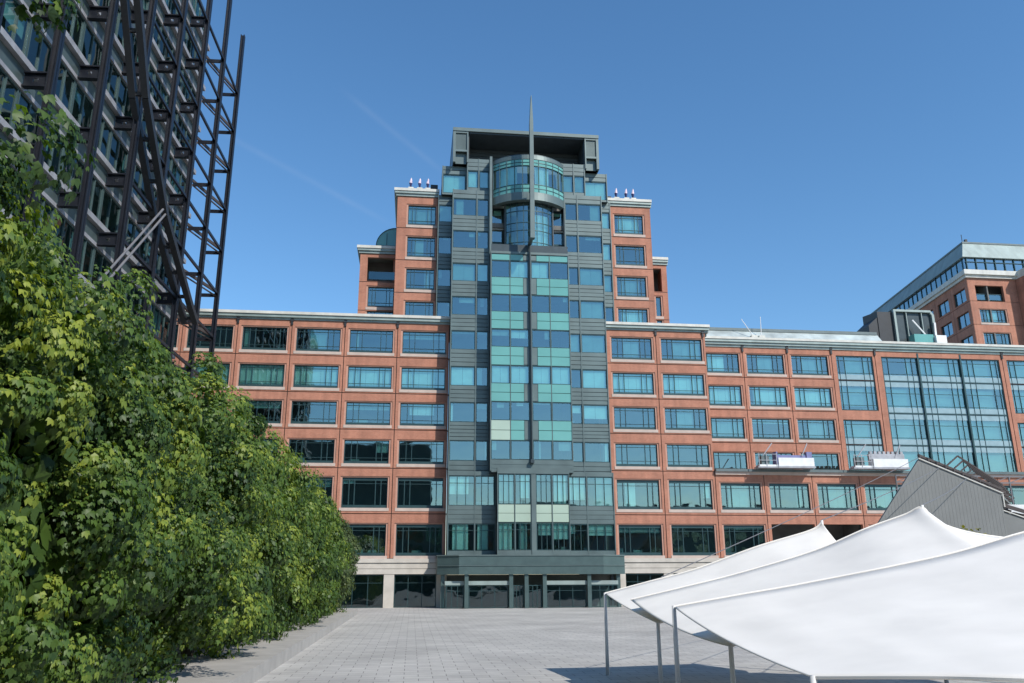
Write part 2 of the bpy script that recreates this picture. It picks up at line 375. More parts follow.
# glazed centre: windows and pale green spandrel glass
cw = {(35.71, 1): F_, (35.71, 2): F_, (35.71, 0): 0, (27.41, 0): part_(.35, 0, 1, SCREEN), (27.41, 1): part_(.48), (23.17, 0): F_, (23.17, 1): F_, (23.17, 2): F_, (23.17, 3): F_, (14.72, 2): part_(1, .3, .42, SCREEN), (19.02, 2): part_(.08)}
ce = [(10.55, 12.68), (12.72, 14.86), (15.16, 17.3), (17.34, 19.55)]
yc = -3.8
fr, sp, dk, spp = MB(), MB(), MB(), MB()
for k, f_ in enumerate(FL[2:8]):
    for i, (a, c) in enumerate(ce):
        p = cw.get((round(f_, 2), i), 0); bl, bm, bx = p if p else (0, None, (0, 1))
        window(GT, a, c, f_ + .62, f_ + 2.72, yc + .06, 'plain', bl, bm, None, 'window', bx)
        zt = f_ + 2.72; zb2 = FL[2:9][k + 1] + .62
        if k == 5: zb2 = 39.2
        n = 2 if k < 5 else 1
        tgt = SPANDP if (round(f_, 2) == 14.72 and i == 0) else SPAND
        for q in range(n):
            e_ = MB(); e_.box(a + .03 + (.62 if i == 2 else 0), c - .03 - (.62 if i == 1 else 0), yc + .02, yc + .12, zt + (zb2 - zt) * q / n + .03, zt + (zb2 - zt) * (q + 1) / n - .03)
            e_.build('spandrel_glass', tgt, GT)
    fr.box(10.5, 19.6, yc + .10, yc + .25, f_ + 2.70, f_ + 2.76); fr.box(10.5, 19.6, yc + .10, yc + .25, f_ + .58, f_ + .64)
    dk.box(10.55, 19.55, yc + .13, yc + .3, f_ + 2.74, FL[2:9][k + 1] + .6)
    for aa, cc in ((14.25, 14.84), (15.18, 15.76)): fr.box(aa, cc, yc + .03, yc + .11, f_ + 2.80, min(FL[2:9][k + 1] + .56, 39.1))
for xx in (10.45, 14.86, 15.06, 19.5): fr.box(xx, xx + .10, yc - .05, yc + .3, 14.4, 39.3)
for xx in (12.67, 17.29): fr.box(xx, xx + .06, yc - .015, yc + .2, 14.4, 39.2)
fr.box(10.45, 19.6, yc - .08, yc + .3, 39.22, 39.5); fr.box(10.45, 19.6, yc - .03, yc + .3, 14.1, 15.3)
for q in range(3): fr.box(10.6, 19.5, yc - .06, yc + .1, 13.95 + q * .42, 14.3 + q * .42)
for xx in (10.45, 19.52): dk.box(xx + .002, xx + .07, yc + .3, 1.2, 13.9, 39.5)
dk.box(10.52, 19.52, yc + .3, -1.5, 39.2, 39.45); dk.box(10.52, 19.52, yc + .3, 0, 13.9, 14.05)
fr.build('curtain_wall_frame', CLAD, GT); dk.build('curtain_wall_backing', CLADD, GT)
# recess behind the round bay
rc = MB(); rc.box(10.5, 12.25, -1.15, -.8, 39.5, 40.0); rc.box(10.5, 19.6, -.9, -.7, 46.2, 52.4)
for a, c in ((10.55, 12.1), (18.0, 19.55)):
    for k in range(3):
        z0 = 39.6 + k * 2.15; window(GT, a, c, z0, z0 + 2.1, -1.1, 'plain', 1 if k == 0 else 0, BLIND if a > 15 or k == 0 else SCREEN, None)
rc.box(10.5, 10.62, -1.9, -1.0, 39.5, 48.1); rc.box(19.5, 19.6, -1.9, -1.0, 39.5, 48.1)
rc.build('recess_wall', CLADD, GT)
# round bay: wide upper drum over a narrower lower drum
def pl(cx, cy, r, a0, a1, n): return [(cx + r * math.sin(a0 + (a1 - a0) * i / n), cy - r * math.cos(a0 + (a1 - a0) * i / n)) for i in range(n + 1)]
dcx, dy1, R1, H1 = AX + .12, 1.15, 5.55, R_(50.5)
dy2, R2, H2 = .55, 4.15, R_(44)
def arc(name, m, r0, r1, z0, z1, n=24):
    q = MB(); q.arc(dcx, dy1, r0, r1, -H1, H1, z0, z1, n); return q.build(name, m, GT)
arc('drum_fascia', CLAD, R1 - .6, R1 + .06, 45.95, 46.95); arc('drum_spandrel', SPAND, R1 - .3, R1, 46.99, 47.95); arc('drum_spandrel', SPAND, R1 - .3, R1, 50.45, 51.25); arc('drum_fascia', CLAD, R1 - .4, R1 + .06, 51.28, 51.8)
q = MB()
for zz in (47.45, 47.97, 50.43, 50.85): q.arc(dcx, dy1, R1 - .06, R1 + .05, -H1, H1, zz - .03, zz + .03, 24)
for (x_, y_) in pl(dcx, dy1, R1, -H1, H1, 10): q.beam((x_, y_, 46.95), (x_, y_, 51.3), .09, .09)
q.build('drum_mullions', GREEN, GT)
def curved_glass(r, cyy, h, z0, z1):
    q = MB(); P_ = pl(dcx, cyy, r, -h, h, 24)
    for a, c in zip(P_[:-1], P_[1:]): q.quad((*a, z0), (*c, z0), (*c, z1), (*a, z1))
    smooth(q.build('drum_glazing', GLASS, GT))
curved_glass(R1 - .06, dy1, H1, 47.9, 50.5)
top = pl(dcx, dy1, R1 - .1, -H1, H1, 24)
q = MB(); q.prism(top, 51.82, 52.0, 'z'); q.build('drum_roof', CLADD, GT)
q = MB(); q.prism(pl(dcx, dy1, R1 - .25, -H1, H1, 24), 46.0, 46.1, 'z'); q.build('drum_soffit', CLADD, GT)
q = MB(); q.arc(dcx, dy1, R1 - .32, R1 - .28, -.85 * H1, -.35 * H1, 48.0, 50.4, 8); q.arc(dcx, dy1, R1 - .32, R1 - .28, .12 * H1, .5 * H1, 48.0, 50.4, 6); q.build('drum_blind', BLIND, GT)
q = MB(); q.box(12.4, 17.94, -1.35, -1.2, 39.5, 46.1); q.box(11.0, 19.3, -1.35, -1.2, 46.101, 51.8); q.build('drum_core', ROOM, GT)
curved_glass(R2, dy2, H2, 39.5, 46.0)
q = MB()
for zz in (39.55, 40.9, 42.4, 43.4, 44.9): q.arc(dcx, dy2, R2 - .05, R2 + .05, -H2, H2, zz - .04, zz + .04, 20)
for (x_, y_) in pl(dcx, dy2, R2, -H2, H2, 8): q.beam((x_, y_, 39.5), (x_, y_, 46.0), .08, .08)
q.build('drum_mullions', GREEN, GT)
q = MB(); q.arc(dcx, dy2, R2 - .34, R2 - .3, .08 * H2, .8 * H2, 39.6, 44.6, 8); q.build('drum_blind', BLIND, GT)
for xx in (12.22, 17.98):
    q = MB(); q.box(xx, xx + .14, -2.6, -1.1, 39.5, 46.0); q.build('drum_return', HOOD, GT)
q = MB(); q.box(10.42, 10.72, -2.7, -1.0, 39.4, 52.3); q.build('side_fin', CLAD, GT)
# mast fin on the axis
q = MB(); q.prism([(14.74, 40.2), (15.26, 40.2), (15.22, 55.0), (15.05, 58.6), (14.99, 58.6), (14.80, 55.0)], -6.6, -5.9); q.box(14.8, 15.2, -5.95, -5.2, 46.4, 47); q.box(14.8, 15.2, -5.95, -3.9, 40.4, 40.8); q.build('mast_fin', CLAD, GT)
q = MB(); q.box(14.96, 15.06, -4.25, -3.86, 15.2, 40.3); q.box(14.8, 15.2, -4.4, -3.87, 14.9, 15.3); q.build('axis_rail', CLADD, GT)
# roof hood
q = MB(); q.box(5.95, 24.3, -1.5, 12, 56.3, 56.75); q.build('roof_hood', CLAD, GT)
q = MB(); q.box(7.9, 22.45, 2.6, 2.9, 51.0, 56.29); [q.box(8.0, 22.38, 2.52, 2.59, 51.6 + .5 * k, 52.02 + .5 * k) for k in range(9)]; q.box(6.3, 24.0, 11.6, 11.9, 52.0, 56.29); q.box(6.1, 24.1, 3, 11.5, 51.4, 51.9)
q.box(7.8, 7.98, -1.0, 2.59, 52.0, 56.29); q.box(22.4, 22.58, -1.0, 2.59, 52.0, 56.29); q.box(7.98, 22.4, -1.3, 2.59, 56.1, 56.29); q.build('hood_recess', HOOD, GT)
for (a, c), (e_, f_) in (((5.98, 6.3), (7.7, 7.85)), ((22.5, 22.65), (23.95, 24.27))):
    q = MB(); q.box(a, c, -1.42, -1.0, 52.05, 56.29); q.box(e_, f_, -1.42, -1.0, 52.05, 56.29); q.box(c, e_, -1.40, -1.1, 53.5, 53.75); q.box(c, e_, -1.40, -1.1, 56.05, 56.29); q.build('hood_frame', CLAD, GT)
for a, c in ((6.32, 7.68), (22.67, 23.93)):
    q = MB()
    for i in range(10): q.box(a + i * (c - a) / 10, a + (i + .7) * (c - a) / 10, -1.25, -1.1, 53.76, 56.03)
    q.box(a, c, -.9, -.8, 52.05, 53.5); q.build('louvre_panel', CLAD, GT)
q = MB(); q.box(5.98, 6.1, -1.0, 11.9, 52.03, 56.29); q.box(24.15, 24.27, -1.0, 11.9, 52.03, 56.29)
q.box(4.4, 4.6, 2.02, 12, 32.8, 48.2); q.box(25.6, 25.8, 2.02, 12, 32.8, 48.2); q.box(4.8, 25.4, 11.8, 12, 32.8, 51.9); q.box(4.8, 25.4, 3.02, 12, 51.7, 51.98)
q.box(4.82, 4.95, 3.02, 12, 48.2, 51.7); q.box(25.28, 25.4, 3.02, 12, 48.2, 51.7); q.box(4.4, 25.8, 2.05, 11.8, 48.05, 48.2); q.build('rear_cladding', CLADD, GT)
# podium of the tower
lowb = {}
for zf, wh_, nm in ((9.78, (.72, 3.9), 0), (5.03, (.75, 3.55), 1)):
    for j, (a, c, yy) in enumerate(((6.08, 8.9, -2.6), (8.95, 11.1, -2.6), (11.25, 13.0, -4.6), (13.05, 14.75, -4.6), (15.3, 17.0, -4.6), (17.05, 18.85, -4.6), (19.0, 21.2, -2.6), (21.25, 24.2, -2.6))):
        P = {(9.78, 0): part_(.62, 0, .8), (9.78, 2): part_(.9, 0, 1, SCREEN), (9.78, 3): part_(.8, .3, 1), (9.78, 5): part_(.98, .1, .9), (9.78, 6): part_(.8), (9.78, 7): part_(1, .3, 1, SCREEN),
             (5.03, 0): part_(.97, .15, .8, BLIND), (5.03, 1): part_(.97, .1, .7, BLIND), (5.03, 2): part_(1, 0, .9, BLIND), (5.03, 3): part_(1, .2, .8, SCREEN), (5.03, 4): part_(.45, .1, 1), (5.03, 5): part_(.6), (5.03, 6): part_(.35, .1, .4), (5.03, 7): part_(.42)}.get((zf, j), 0)
        bl, bm, bx = P if P else (0, None, (0, 1))
        o_ = window(GT, a, c, zf + wh_[0], zf + wh_[1], yy, 'lobby', bl, bm, GLASS, 'window', bx)
q = MB(); d = MB(); e = MB()
for (a, c, yy) in ((6.02, 11.2, -2.65), (18.9, 24.25, -2.65)):
    for k in range(4): q.box(a, c, yy + (.03 if k % 2 else 0), yy + .25, 8.6 + k * .48, 9.05 + k * .48)
    q.box(a, c, yy, yy + .25, 13.7, 14.15); q.box(a, c, yy, yy + .25, 5.3, 5.76)
    d.box(a + .02, c - .02, yy + .15, -1, 8.59, 10.5); d.box(a + .02, c - .02, yy + .15, -1, 13.68, 14.0)
for xx, yy in ((5.99, -2.7), (8.87, -2.68), (11.12, -2.69), (18.85, -2.69), (21.18, -2.68), (24.17, -2.7)): q.box(xx, xx + .1, yy, yy + .35, 5.3, 14.15)
for a, c in ((11.25, 13.0), (13.05, 14.75), (15.3, 17.0), (17.05, 18.85)):
    for k in range(2): e.box(a + .03, c - .03, -4.58, -4.45, 8.66 + k * .92, 9.54 + k * .92)
for xx in (11.15, 13.0, 14.75, 15.22, 17.0, 18.85): q.box(xx, xx + .08, -4.66, -4.3, 5.3, 13.7)
q.box(11.15, 18.93, -4.7, -4.3, 13.7, 14.3); q.box(14.8, 15.25, -4.72, -4.3, 5.3, 13.65); q.box(11.2, 18.9, -4.64, -4.3, 5.3, 5.76)
d.box(11.2, 18.9, -4.44, -1, 8.6, 10.48); d.box(11.2, 11.3, -4.4, -2.7, 5.3, 14); d.box(18.8, 18.9, -4.4, -2.7, 5.3, 14); d.box(11.2, 18.9, -4.3, -1, 13.8, 14.08)
d.box(6.0, 6.1, -2.3, .3, 5.3, 14.1); d.box(24.18, 24.28, -2.3, .3, 5.3, 14.1); d.box(24.26, 24.6, .2, 2, 0, 31.5); q.build('podium_cladding', CLAD, GT); d.build('podium_backing', CLADD, GT); e.build('podium_spandrel', SPANDP, GT)
q = MB()
q.prism([(5.0, 0.1), (5.0, -3.6), (7.2, -4.9), (22.3, -4.9), (24.9, -3.6), (24.9, 0.1)], 3.35, 5.28, 'z')
q.build('podium_fascia', FASCIA, GT)
q = MB()
q.prism([(4.92, 0.05), (4.92, -3.68), (7.15, -4.98), (22.35, -4.98), (24.98, -3.68), (24.98, 0.05)], 4.2, 4.26, 'z'); q.prism([(4.92, 0.05), (4.92, -3.68), (7.15, -4.98), (22.35, -4.98), (24.98, -3.68), (24.98, 0.05)], 5.2, 5.31, 'z'); q.build('fascia_trim', CLAD, GT)
for x, yy in ((5.6, -3.3), (8.0, -4.5), (12.6, -4.5), (14.2, -4.5), (16.1, -4.5), (20.8, -4.5), (24.2, -3.3)):
    q = MB(); q.box(x - .2, x + .2, yy - .2, yy + .2, 0, 3.348); q.build('portal_column', FASCIA, GT)
q = MB(); q.box(5.2, 24.7, .6, .8, 0, 3.34); q.build('lobby_wall', ROOM, GT)
for a, c in ((5.9, 7.75), (8.25, 12.35), (12.85, 13.95), (14.45, 15.85), (16.35, 20.55), (21.05, 23.95)): window(GT, a, c, .02, 2.28, -4.1, 'lobby', 0, None, GLASSD, 'entrance_door')
q = MB(); q.box(8.2, 12.4, -4.4, -4.0, 2.3, 2.7); q.box(16.3, 20.6, -4.4, -4.2, 2.3, 2.7); q.box(5.8, 7.8, -4.1, -3.9, 2.3, 2.7); q.box(21, 24, -4.1, -3.9, 2.3, 2.7); q.build('door_transom', CORN, GT)
interior(GT, 6.3, 24.0, -1.5, 2.5, FL[:10], 48.0, 4.4, 10.48)
interior(GT, 4.9, 25.3, .6, 2.5, FL[10:], 51.6, 5, 8.2)
q = MB(); q.box(6.3, 24, 2.5, 11.5, 33, 33.2); q.build('core_floor', ROOM, GT)
# brick shoulders
def shoulder(x0, x1, y, floors, ztop, wx0, wx1, blinds, corn=True, nm='brick_shoulder', zb=31.9, slit=False):
    w = MB()
    z = zb
    ls = [f_ for f_ in floors] + [ztop]
    for k, f_ in enumerate(floors):
        z0, z1 = f_ + .42, f_ + 3.1
        lo = zb if k == 0 else f_
        cell(w, x0, x1, lo, ls[k + 1], wx0, wx1, z0, z1, y)
        p = blinds.get(k, 0)
        if p == 'open': continue
        bl, bm, bx = p if p else (0, None, (0, 1))
        trim(window(GT, wx0, wx1, z0, z1, y + .26, 'plain' if slit else 'tartan', bl, bm, None, 'window', bx), wx0, wx1, z0, z1, y)
    w.box(x0, x0 + .3, y + .5, 12, zb, ztop); w.box(x1 - .3, x1, y + .5, 12, zb, ztop); w.box(x0 + .3, x1 - .3, 11.7, 12, zb, ztop)
    o = w.build(nm, BRICK, GT);
    j_ = MB(); j_.box(x0 + .2, x1 - .2, y + 3, y + 3.2, zb, ztop)
    for f_ in floors: j_.box(x0 + .32, x1 - .32, y + .4, y + 3, f_ - .3, f_ + .05)
    j_.box(x0 + .05, x1 - .05, y + .07, y + .45, floors[-1] - .06, floors[-1] + .06)
    for f_ in floors[1:-1]: j_.box(x0 + .05, x1 - .05, y + .07, y + .45, f_ - .06, f_ + .06)
    j_.build('shoulder_interior', ROOM, GT)
    c = MB(); c.box(x0 - .15, x1 + .1, y - .15, 12, ztop, ztop + .3); c.box(x0 - .3, x1 + .12, y - .32, 12, ztop + .303, ztop + .6); c.build('shoulder_cornice', CORN, GT)
    c = MB(); c.box(x0 - .4, x1 + .14, y - .42, 12, ztop + .603, ztop + .95); c.build('shoulder_cap', CAP, GT)
    return o
shoulder(-.65, 4.35, 1.0, [31.56, 35.71, 39.86, 44.05], 48.25, .72, 4.1, {3: G_, 2: part_(1, .2, .6, SCREEN), 1: part_(1, .65, 1, SCREEN)})
shoulder(25.85, 31.25, 1.0, [31.56, 35.71, 39.86, 44.05], 48.25, 26.55, 30.25, {3: part_(1, .1, .9), 1: part_(1, .1, .8, SCREEN), 0: part_(1, .1, .9), 2: 0})
shoulder(-5.05, -.66, 4.0, [31.56, 34.3, 38.0], 41.7, -3.9, -.75, {2: 'open'})
shoulder(31.26, 33.95, 4.0, [31.56, 34.3, 38.0], 41.7, 32.3, 33.0, {2: 'open'}, slit=True)
q = MB(); q.box(-3.9, -.75, 4.3, 4.36, 38.45, 39.45); q.build('balcony_rail', GLASSD, GT)
# small glazed vault on the lower left shoulder
q = MB()
pts = [(-3.2, 42.66)] + [(-3.2 + 2.5 * (1 - math.cos(t)), 43.2 + 2.45 * math.sin(t)) for t in np.linspace(0, math.pi / 2, 9)] + [(-.72, 42.66)]
q.prism(pts, 5.0, 9.0); smooth(q.build('roof_vault', SPAND, GT)).data.polygons.foreach_set('use_smooth', [False] * 20 if False else [False] * len(q.f))
q = MB()
for yy in (4.96, 7, 9.0):
    for i in range(len(pts) - 1): q.beam((pts[i][0], yy, pts[i][1]), (pts[i + 1][0], yy, pts[i + 1][1]), .08, .1)
q.beam((-3.2, 4.95, 43.2), (-.75, 4.95, 43.2), .08, .1); q.beam((-1.9, 4.95, 42.7), (-1.9, 4.95, 44.9), .08, .08)
q.build('vault_frame', GREEN, GT)
q = MB(); q.box(3.4, 4.3, 2.4, 4, 49.2, 50.7); q.box(25.9, 26.6, 2.4, 4, 49.2, 50.3); q.build('roof_plant', BLACK, GT)
q = MB(); q.box(-8.2, -5.1, 5, 9, 32.4, 33.4); q.box(-6.9, -5.1, 5.2, 9, 33.4, 34.1); q.build('roof_plant', BLACK, GT)

# furled flags on the shoulders
def flag(x, y, z, label):
    t = thing('furled_flag', label, 'flag', (x, y, z), 'furled flags on the tower shoulders')
    q = MB(); q.box(x - .32, x + .32, y - .25, y + .25, z, z + .38); q.build('base_block', CAP, t)
    q = MB(); q.tube((x, y, z + .38), (x + .04, y, z + 1.75), .03, 6); q.build('pole', WHITE, t)
    q = MB(); q.tube((x - .02, y, z + .5), (x - .04, y, z + 1.0), .10, 7, .2); q.build('flag_hem', NAVY, t)
    q = MB(); q.tube((x - .04, y, z + 1.003), (x + .03, y, z + 1.65), .2, 7, .08); q.build('flag_cloth', PINK, t)
for x, l in ((.95, 'furled pale flag on the left brick shoulder, outermost of three'), (2.05, 'furled pale flag on the left brick shoulder, middle of three'), (3.05, 'furled pale flag on the left brick shoulder, nearest the glass tower')):
    flag(x, 1.3, 49.2, l)
for x, l in ((27.0, 'furled pale flag on the right brick shoulder, nearest the glass tower'), (28.3, 'furled pale flag on the right brick shoulder, middle of three'), (29.2, 'furled pale flag on the right brick shoulder, outermost of three')):
    flag(x, 1.3, 49.2, l)

# ================================================================== RIGHT BRICK BLOCK (two bays, flush with the left wing)
RW = thing('brick_office_block', 'narrow two bay red brick block directly right of the glass tower', 'building', (30.8, 0, 0))
wall = MB()
E0, E1, E2 = 24.62, 30.75, 36.92
pat = {(5, 0): part_(1, .3, .7, SCREEN), (5, 1): part_(1, .28, 1, SCREEN), (4, 0): F_, (4, 1): F_, (3, 1): part_(1, .28, .72, SCREEN), (1, 0): part_(.9, .2, .45), (1, 1): part_(.6, .84, 1), (0, 0): part_(.25, 0, 1, SCREEN)}
for i, (a, c) in enumerate(((E0, E1), (E1, E2))):
    wx0, wx1 = ((25.3, 30.25), (31.4, 36.45))[i]
    for k in range(6):
        z0, z1 = wz(k); cell(wall, a, c, lv[k], lv[k + 1], wx0, wx1, z0, z1, 0)
        p = pat.get((k, i), 0); bl, bm, bx = p if p else (0, None, (0, 1))
        trim(window(RW, wx0, wx1, z0, z1, .26, 'tall' if k < 2 else 'tartan', bl, bm, None, 'window', bx), wx0, wx1, z0, z1, 0)
wall.box(E2 - .4, E2, .5, 20, 14.9, TOPL); wall.box(E0, E2, 19.7, 20, 0, TOPL)
wall.build('wall', BRICK, RW);
b = MB()
for x in (E1,): b.box(x - .06, x + .06, .06, .45, 5.03, TOPL)
for k in range(1, 6): b.box(E0 + .05, E2 - .05, .07, .44, lv[k] - .06, lv[k] + .06)
b.build('movement_joint', JOINT, RW)
cornice(RW, E0, E2 + .45, 0, TOPL, 20); downpipes(RW, [E1, E2 - .3], 0, 30.95, TOPL + .1)
stone_base(RW, 25.1, E2, 0, [25.3, 30.75, 36.9]); interior(RW, E0 + .02, E2 - .42, .52, 4.5, lv[:-1], TOPL, 6, E1)

# ================================================================== RIGHT SET BACK WING
SW = thing('set_back_brick_wing', 'set back red brick wing at right with a large glazed bay over a ledge', 'building', (72, 5.4, 0))
ys = 5.42; wall = MB(); XR = 103.76
sx = [37.76 + 6 * i for i in range(12)]
TOPS = 31.55; lvs = [14.72, 19.02, 23.17, 27.41, TOPS]
pat = {(3, 0): part_(1, 0, .62), (3, 2): part_(1, .28, .9, SCREEN), (3, 1): part_(1, .28, .72, SCREEN), (2, 0): F_, (2, 1): part_(1, .1, 1), (2, 2): F_, (1, 0): part_(1, 0, 1, SCREEN), (1, 2): part_(1, .3, .8, SCREEN), (1, 1): part_(.2)}
mull, spn, gls, bnd = MB(), MB(), MB(), MB()
def glazed(x0, x1, z0, z1, bayx, nm='glazed_bay'):
    m_, w_ = MB(), MB()
    m_.box(x0, x0 + .1, ys + .1, ys + .3, z0, z1); m_.box(x1 - .1, x1, ys + .1, ys + .3, z0, z1); m_.box(x0 + .1, x1 - .1, ys + .1, ys + .3, z1 - .1, z1); m_.box(x0 + .1, x1 - .1, ys + .1, ys + .3, z0, z0 + .1)
    for (a, c) in bayx:
        for f_ in (.17, .30, .72, .85):
            x = a + f_ * (c - a)
            if x0 < x < x1: m_.box(x - .035, x + .035, ys + .13, ys + .26, z0, z1)
        if a > x0 + .5: m_.box(a - .11, a + .11, ys - .05, ys + .3, z0, z1 + .6)
    for f_ in lvs[1:4]:
        if z0 < f_ < z1:
            m_.box(x0, x1, ys + .09, ys + .27, f_ - .07, f_ + .07)
            for a, c in ((f_ - .78, f_ - .1), (f_ + .1, f_ + .78)):
                if a > z0 - .2: w_.box(x0 + .1, x1 - .1, ys + .17, ys + .26, max(a, z0), c)
        for dz in (.95, 2.6):
            if z0 < f_ + dz < z1: m_.box(x0, x1, ys + .14, ys + .25, f_ + dz - .025, f_ + dz + .025)
    o = m_.build(nm, GREEN, SW, (x0, ys, z0))
    if w_.v: w_.build('spandrel', WHITESP, o)
    bl_ = MB(); r_ = random.Random(int(x0 * 7 + z0))
    for (a, c) in bayx:
        for f_ in lvs[:4]:
            for p0, p1 in ((.0, .17), (.17, .3), (.3, .72), (.72, .85), (.85, 1)):
                u0, u1 = a + p0 * (c - a), a + p1 * (c - a)
                if u0 < x0 - .9 or u1 > x1 + .9 or f_ + .9 < z0 or f_ + 3.2 > z1 + .4 or r_.random() < .1: continue
                bl_.box(max(u0, x0) + .05, min(u1, x1) - .05, ys + .5, ys + .52, f_ + .85, min(f_ + 3.3, z1 - .12))
    if bl_.v: bl_.build('blind', SCREEN, o)
    g = MB(); g.quad((x0 + .05, ys + .21, z0 + .05), (x1 - .05, ys + .21, z0 + .05), (x1 - .05, ys + .21, z1 - .05), (x0 + .05, ys + .21, z1 - .05)); g.build('pane', GLASS, o)
    return o
j = .045
for i in range(11):
    a, c = sx[i], sx[i + 1]
    if i in (0, 1, 2, 8, 9, 10):
        wx0, wx1 = a + .55, c - .5
        for k in range(4):
            z0, z1 = lvs[k] + .50, min(lvs[k] + 3.12, lvs[k + 1] - .9)
            cell(wall, a, c, lvs[k], lvs[k + 1], wx0, wx1, z0, z1, ys)
            p = pat.get((k, i), 0); bl, bm, bx = p if p else (0, None, (0, 1))
            trim(window(SW, wx0, wx1, z0, z1, ys + .26, 'tartan', bl, bm, None, 'window', bx), wx0, wx1, z0, z1, ys)
    elif i in (3, 7):
        x0, x1 = a + .62, c - .35
        wall.box(a + j, x0, ys, ys + .5, 14.8, TOPS); wall.box(x1, c - j, ys, ys + .5, 14.8, TOPS)
        wall.box(x0, x1, ys, ys + .5, 30.65, TOPS - .003); wall.box(x0, x1, ys, ys + .5, 22.2, 23.4)
        glazed(x0, x1, 23.45, 30.6, [(a, c)]); glazed(x0, x1, 14.9, 22.15, [(a, c)])
wall.box(61.81, 62.62, ys, ys + .5, 14.8, TOPS); wall.box(79.3, 79.71, ys, ys + .5, 14.8, TOPS)
wall.box(62.62, 79.3, ys, ys + .5, 30.65, TOPS - .003)
glazed(62.62, 79.3, 14.9, 30.6, [(61.76, 67.76), (67.76, 73.76), (73.76, 79.76)])
wall.box(XR - .3, XR, ys + .5, 30, 0, TOPS); wall.box(37.7, XR, 29.7, 30, 0, TOPS)
# lower storeys come forward to the street line
lx = [36.92 + 5.87 * i for i in range(12)]
for i in range(11):
    a, c = lx[i], lx[i + 1]; wx0, wx1 = a + .62, c - .42
    for k in (0, 1):
        z0, z1 = wz(k); cell(wall, a, c, lv[k], lv[k + 1] + (.0 if k == 0 else -.1), wx0, wx1, z0, min(z1, 13.45), 0)
        if k == 0 and i in (1, 2): continue
        p = {(1, 0): part_(1, .2, .75, SCREEN), (1, 1): part_(.9, .7, .85, SCREEN), (1, 2): part_(1, .3, .75, SCREEN), (1, 3): part_(1, .3, 1, SCREEN)}.get((k, i), 0); bl, bm, bx = p if p else (0, None, (0, 1))
        trim(window(SW, wx0, wx1, z0, min(z1, 13.45), .26, 'tall', bl, bm, None, 'window', bx), wx0, wx1, z0, min(z1, 13.45), 0)
wall.build('wall', BRICK, SW);
b = MB()
for x in lx: b.box(x - .06, x + .06, .06, .45, 5.03, 14.6)
b.box(36.95, lx[-1], .07, .44, 9.72, 9.84)
for x in sx[1:]:
    if not 62 < x < 79: b.box(x - .06, x + .06, ys + .06, ys + .45, 14.8, TOPS)
for k in (1, 2, 3): b.box(37.8, 61.8, ys + .07, ys + .44, lvs[k] - .06, lvs[k] + .06); b.box(79.72, XR, ys + .07, ys + .44, lvs[k] - .06, lvs[k] + .06)
b.build('movement_joint', JOINT, SW)
b = MB(); b.box(36.95, 103, -.35, 5.3, 14.66, 14.72); b.box(36.95, 103, -.22, .5, 14.38, 14.657); b.build('ledge', SILL, SW)
b = MB(); b.box(36.95, 103, -.45, .3, 14.723, 15.02); b.build('ledge_gutter', LEADD, SW)
b = MB(); b.box(37.2, XR, ys - .12, ys + .5, TOPS - .18, TOPS + .12); b.box(37.2, XR, ys - .34, ys + .5, TOPS + .123, TOPS + .42); b.box(37.2, XR, ys - .52, ys + .5, TOPS + .423, TOPS + .75)
b.build('cornice', CORN, SW)
b = MB(); b.box(37.1, XR, ys - .62, ys + .7, TOPS + .753, TOPS + 1.05); b.build('parapet_cap', CAP, SW)
b = MB(); b.prism([(ys + .75, TOPS + .3), (ys + .85, TOPS + 1.0), (ys + 2.4, TOPS + 2.75), (ys + 20, TOPS + 2.75), (ys + 20, TOPS + .3)], 37.3, 64.0, 'x'); b.prism([(ys + .75, TOPS + .3), (ys + 1.4, TOPS + .6), (ys + 20, TOPS + .6), (ys + 20, TOPS + .3)], 64.5, XR, 'x'); b.build('sloped_roof', LEAD, SW)
b = MB(); b.box(37.3, 63.9, ys + 2.3, ys + 2.8, TOPS + 2.753, TOPS + 3.15); b.build('roof_ridge', LEADD, SW)
downpipes(SW, [sx[k] for k in (1, 2, 3, 4, 7, 8, 9, 10)], ys, 30.75, TOPS + .15)
stone_base(SW, 36.95, 101.4, 0, lx); interior(SW, 37.8, XR - .4, ys + .55, ys + 4.5, lvs[:-1], TOPS, 6, 43.76)
interior(SW, 36.95, 101.4, .55, 5.0, lv[:2], 14.6, 5.87, lx[1])
q = MB()
pts = [(67.4, 32.3), (73.6, 32.3), (73.6, 38.0), (73.1, 38.5), (67.4, 38.5)]
# roof plant enclosure
PE = thing('roof_plant_enclosure', 'dark green plant enclosure with pale rounded frame on the set back roof', 'plant room', (68.5, 9, 32.2))
q = MB(); q.prism([(67.65, 32.2), (73.3, 32.2), (73.3, 37.8), (72.8, 38.25), (67.65, 38.25)], 9.3, 14); q.build('enclosure_body', CLADD, PE)
q = MB(); q.prism([(9.3, 32.2), (13, 32.2), (13, 38.6), (9.3, 38.2)], 65.3, 67.64, 'x'); q.prism([(63.9, 32.2), (65.28, 32.2), (65.28, 37.4), (63.9, 36.2)], 9.4, 12.8); q.build('side_housing', BLACK, PE)
q = MB(); q.box(67.5, 67.8, 8.9, 9.29, 32.2, 38.2); q.box(73.1, 73.45, 8.9, 9.29, 32.2, 37.9); q.box(67.5, 73.0, 8.9, 9.29, 38.203, 38.5); q.beam((72.95, 9.1, 38.35), (73.28, 9.1, 37.85), .3, .3)
q.box(69.35, 69.45, 9.0, 9.29, 32.2, 38.2); q.box(71.6, 71.7, 9.0, 9.29, 32.2, 38.2); q.build('enclosure_frame', CORN, PE)
q = MB(); q.box(69.2, 72.0, 7.6, 8.8, 32.2, 34.6); q.build('tank', SPAND, PE)
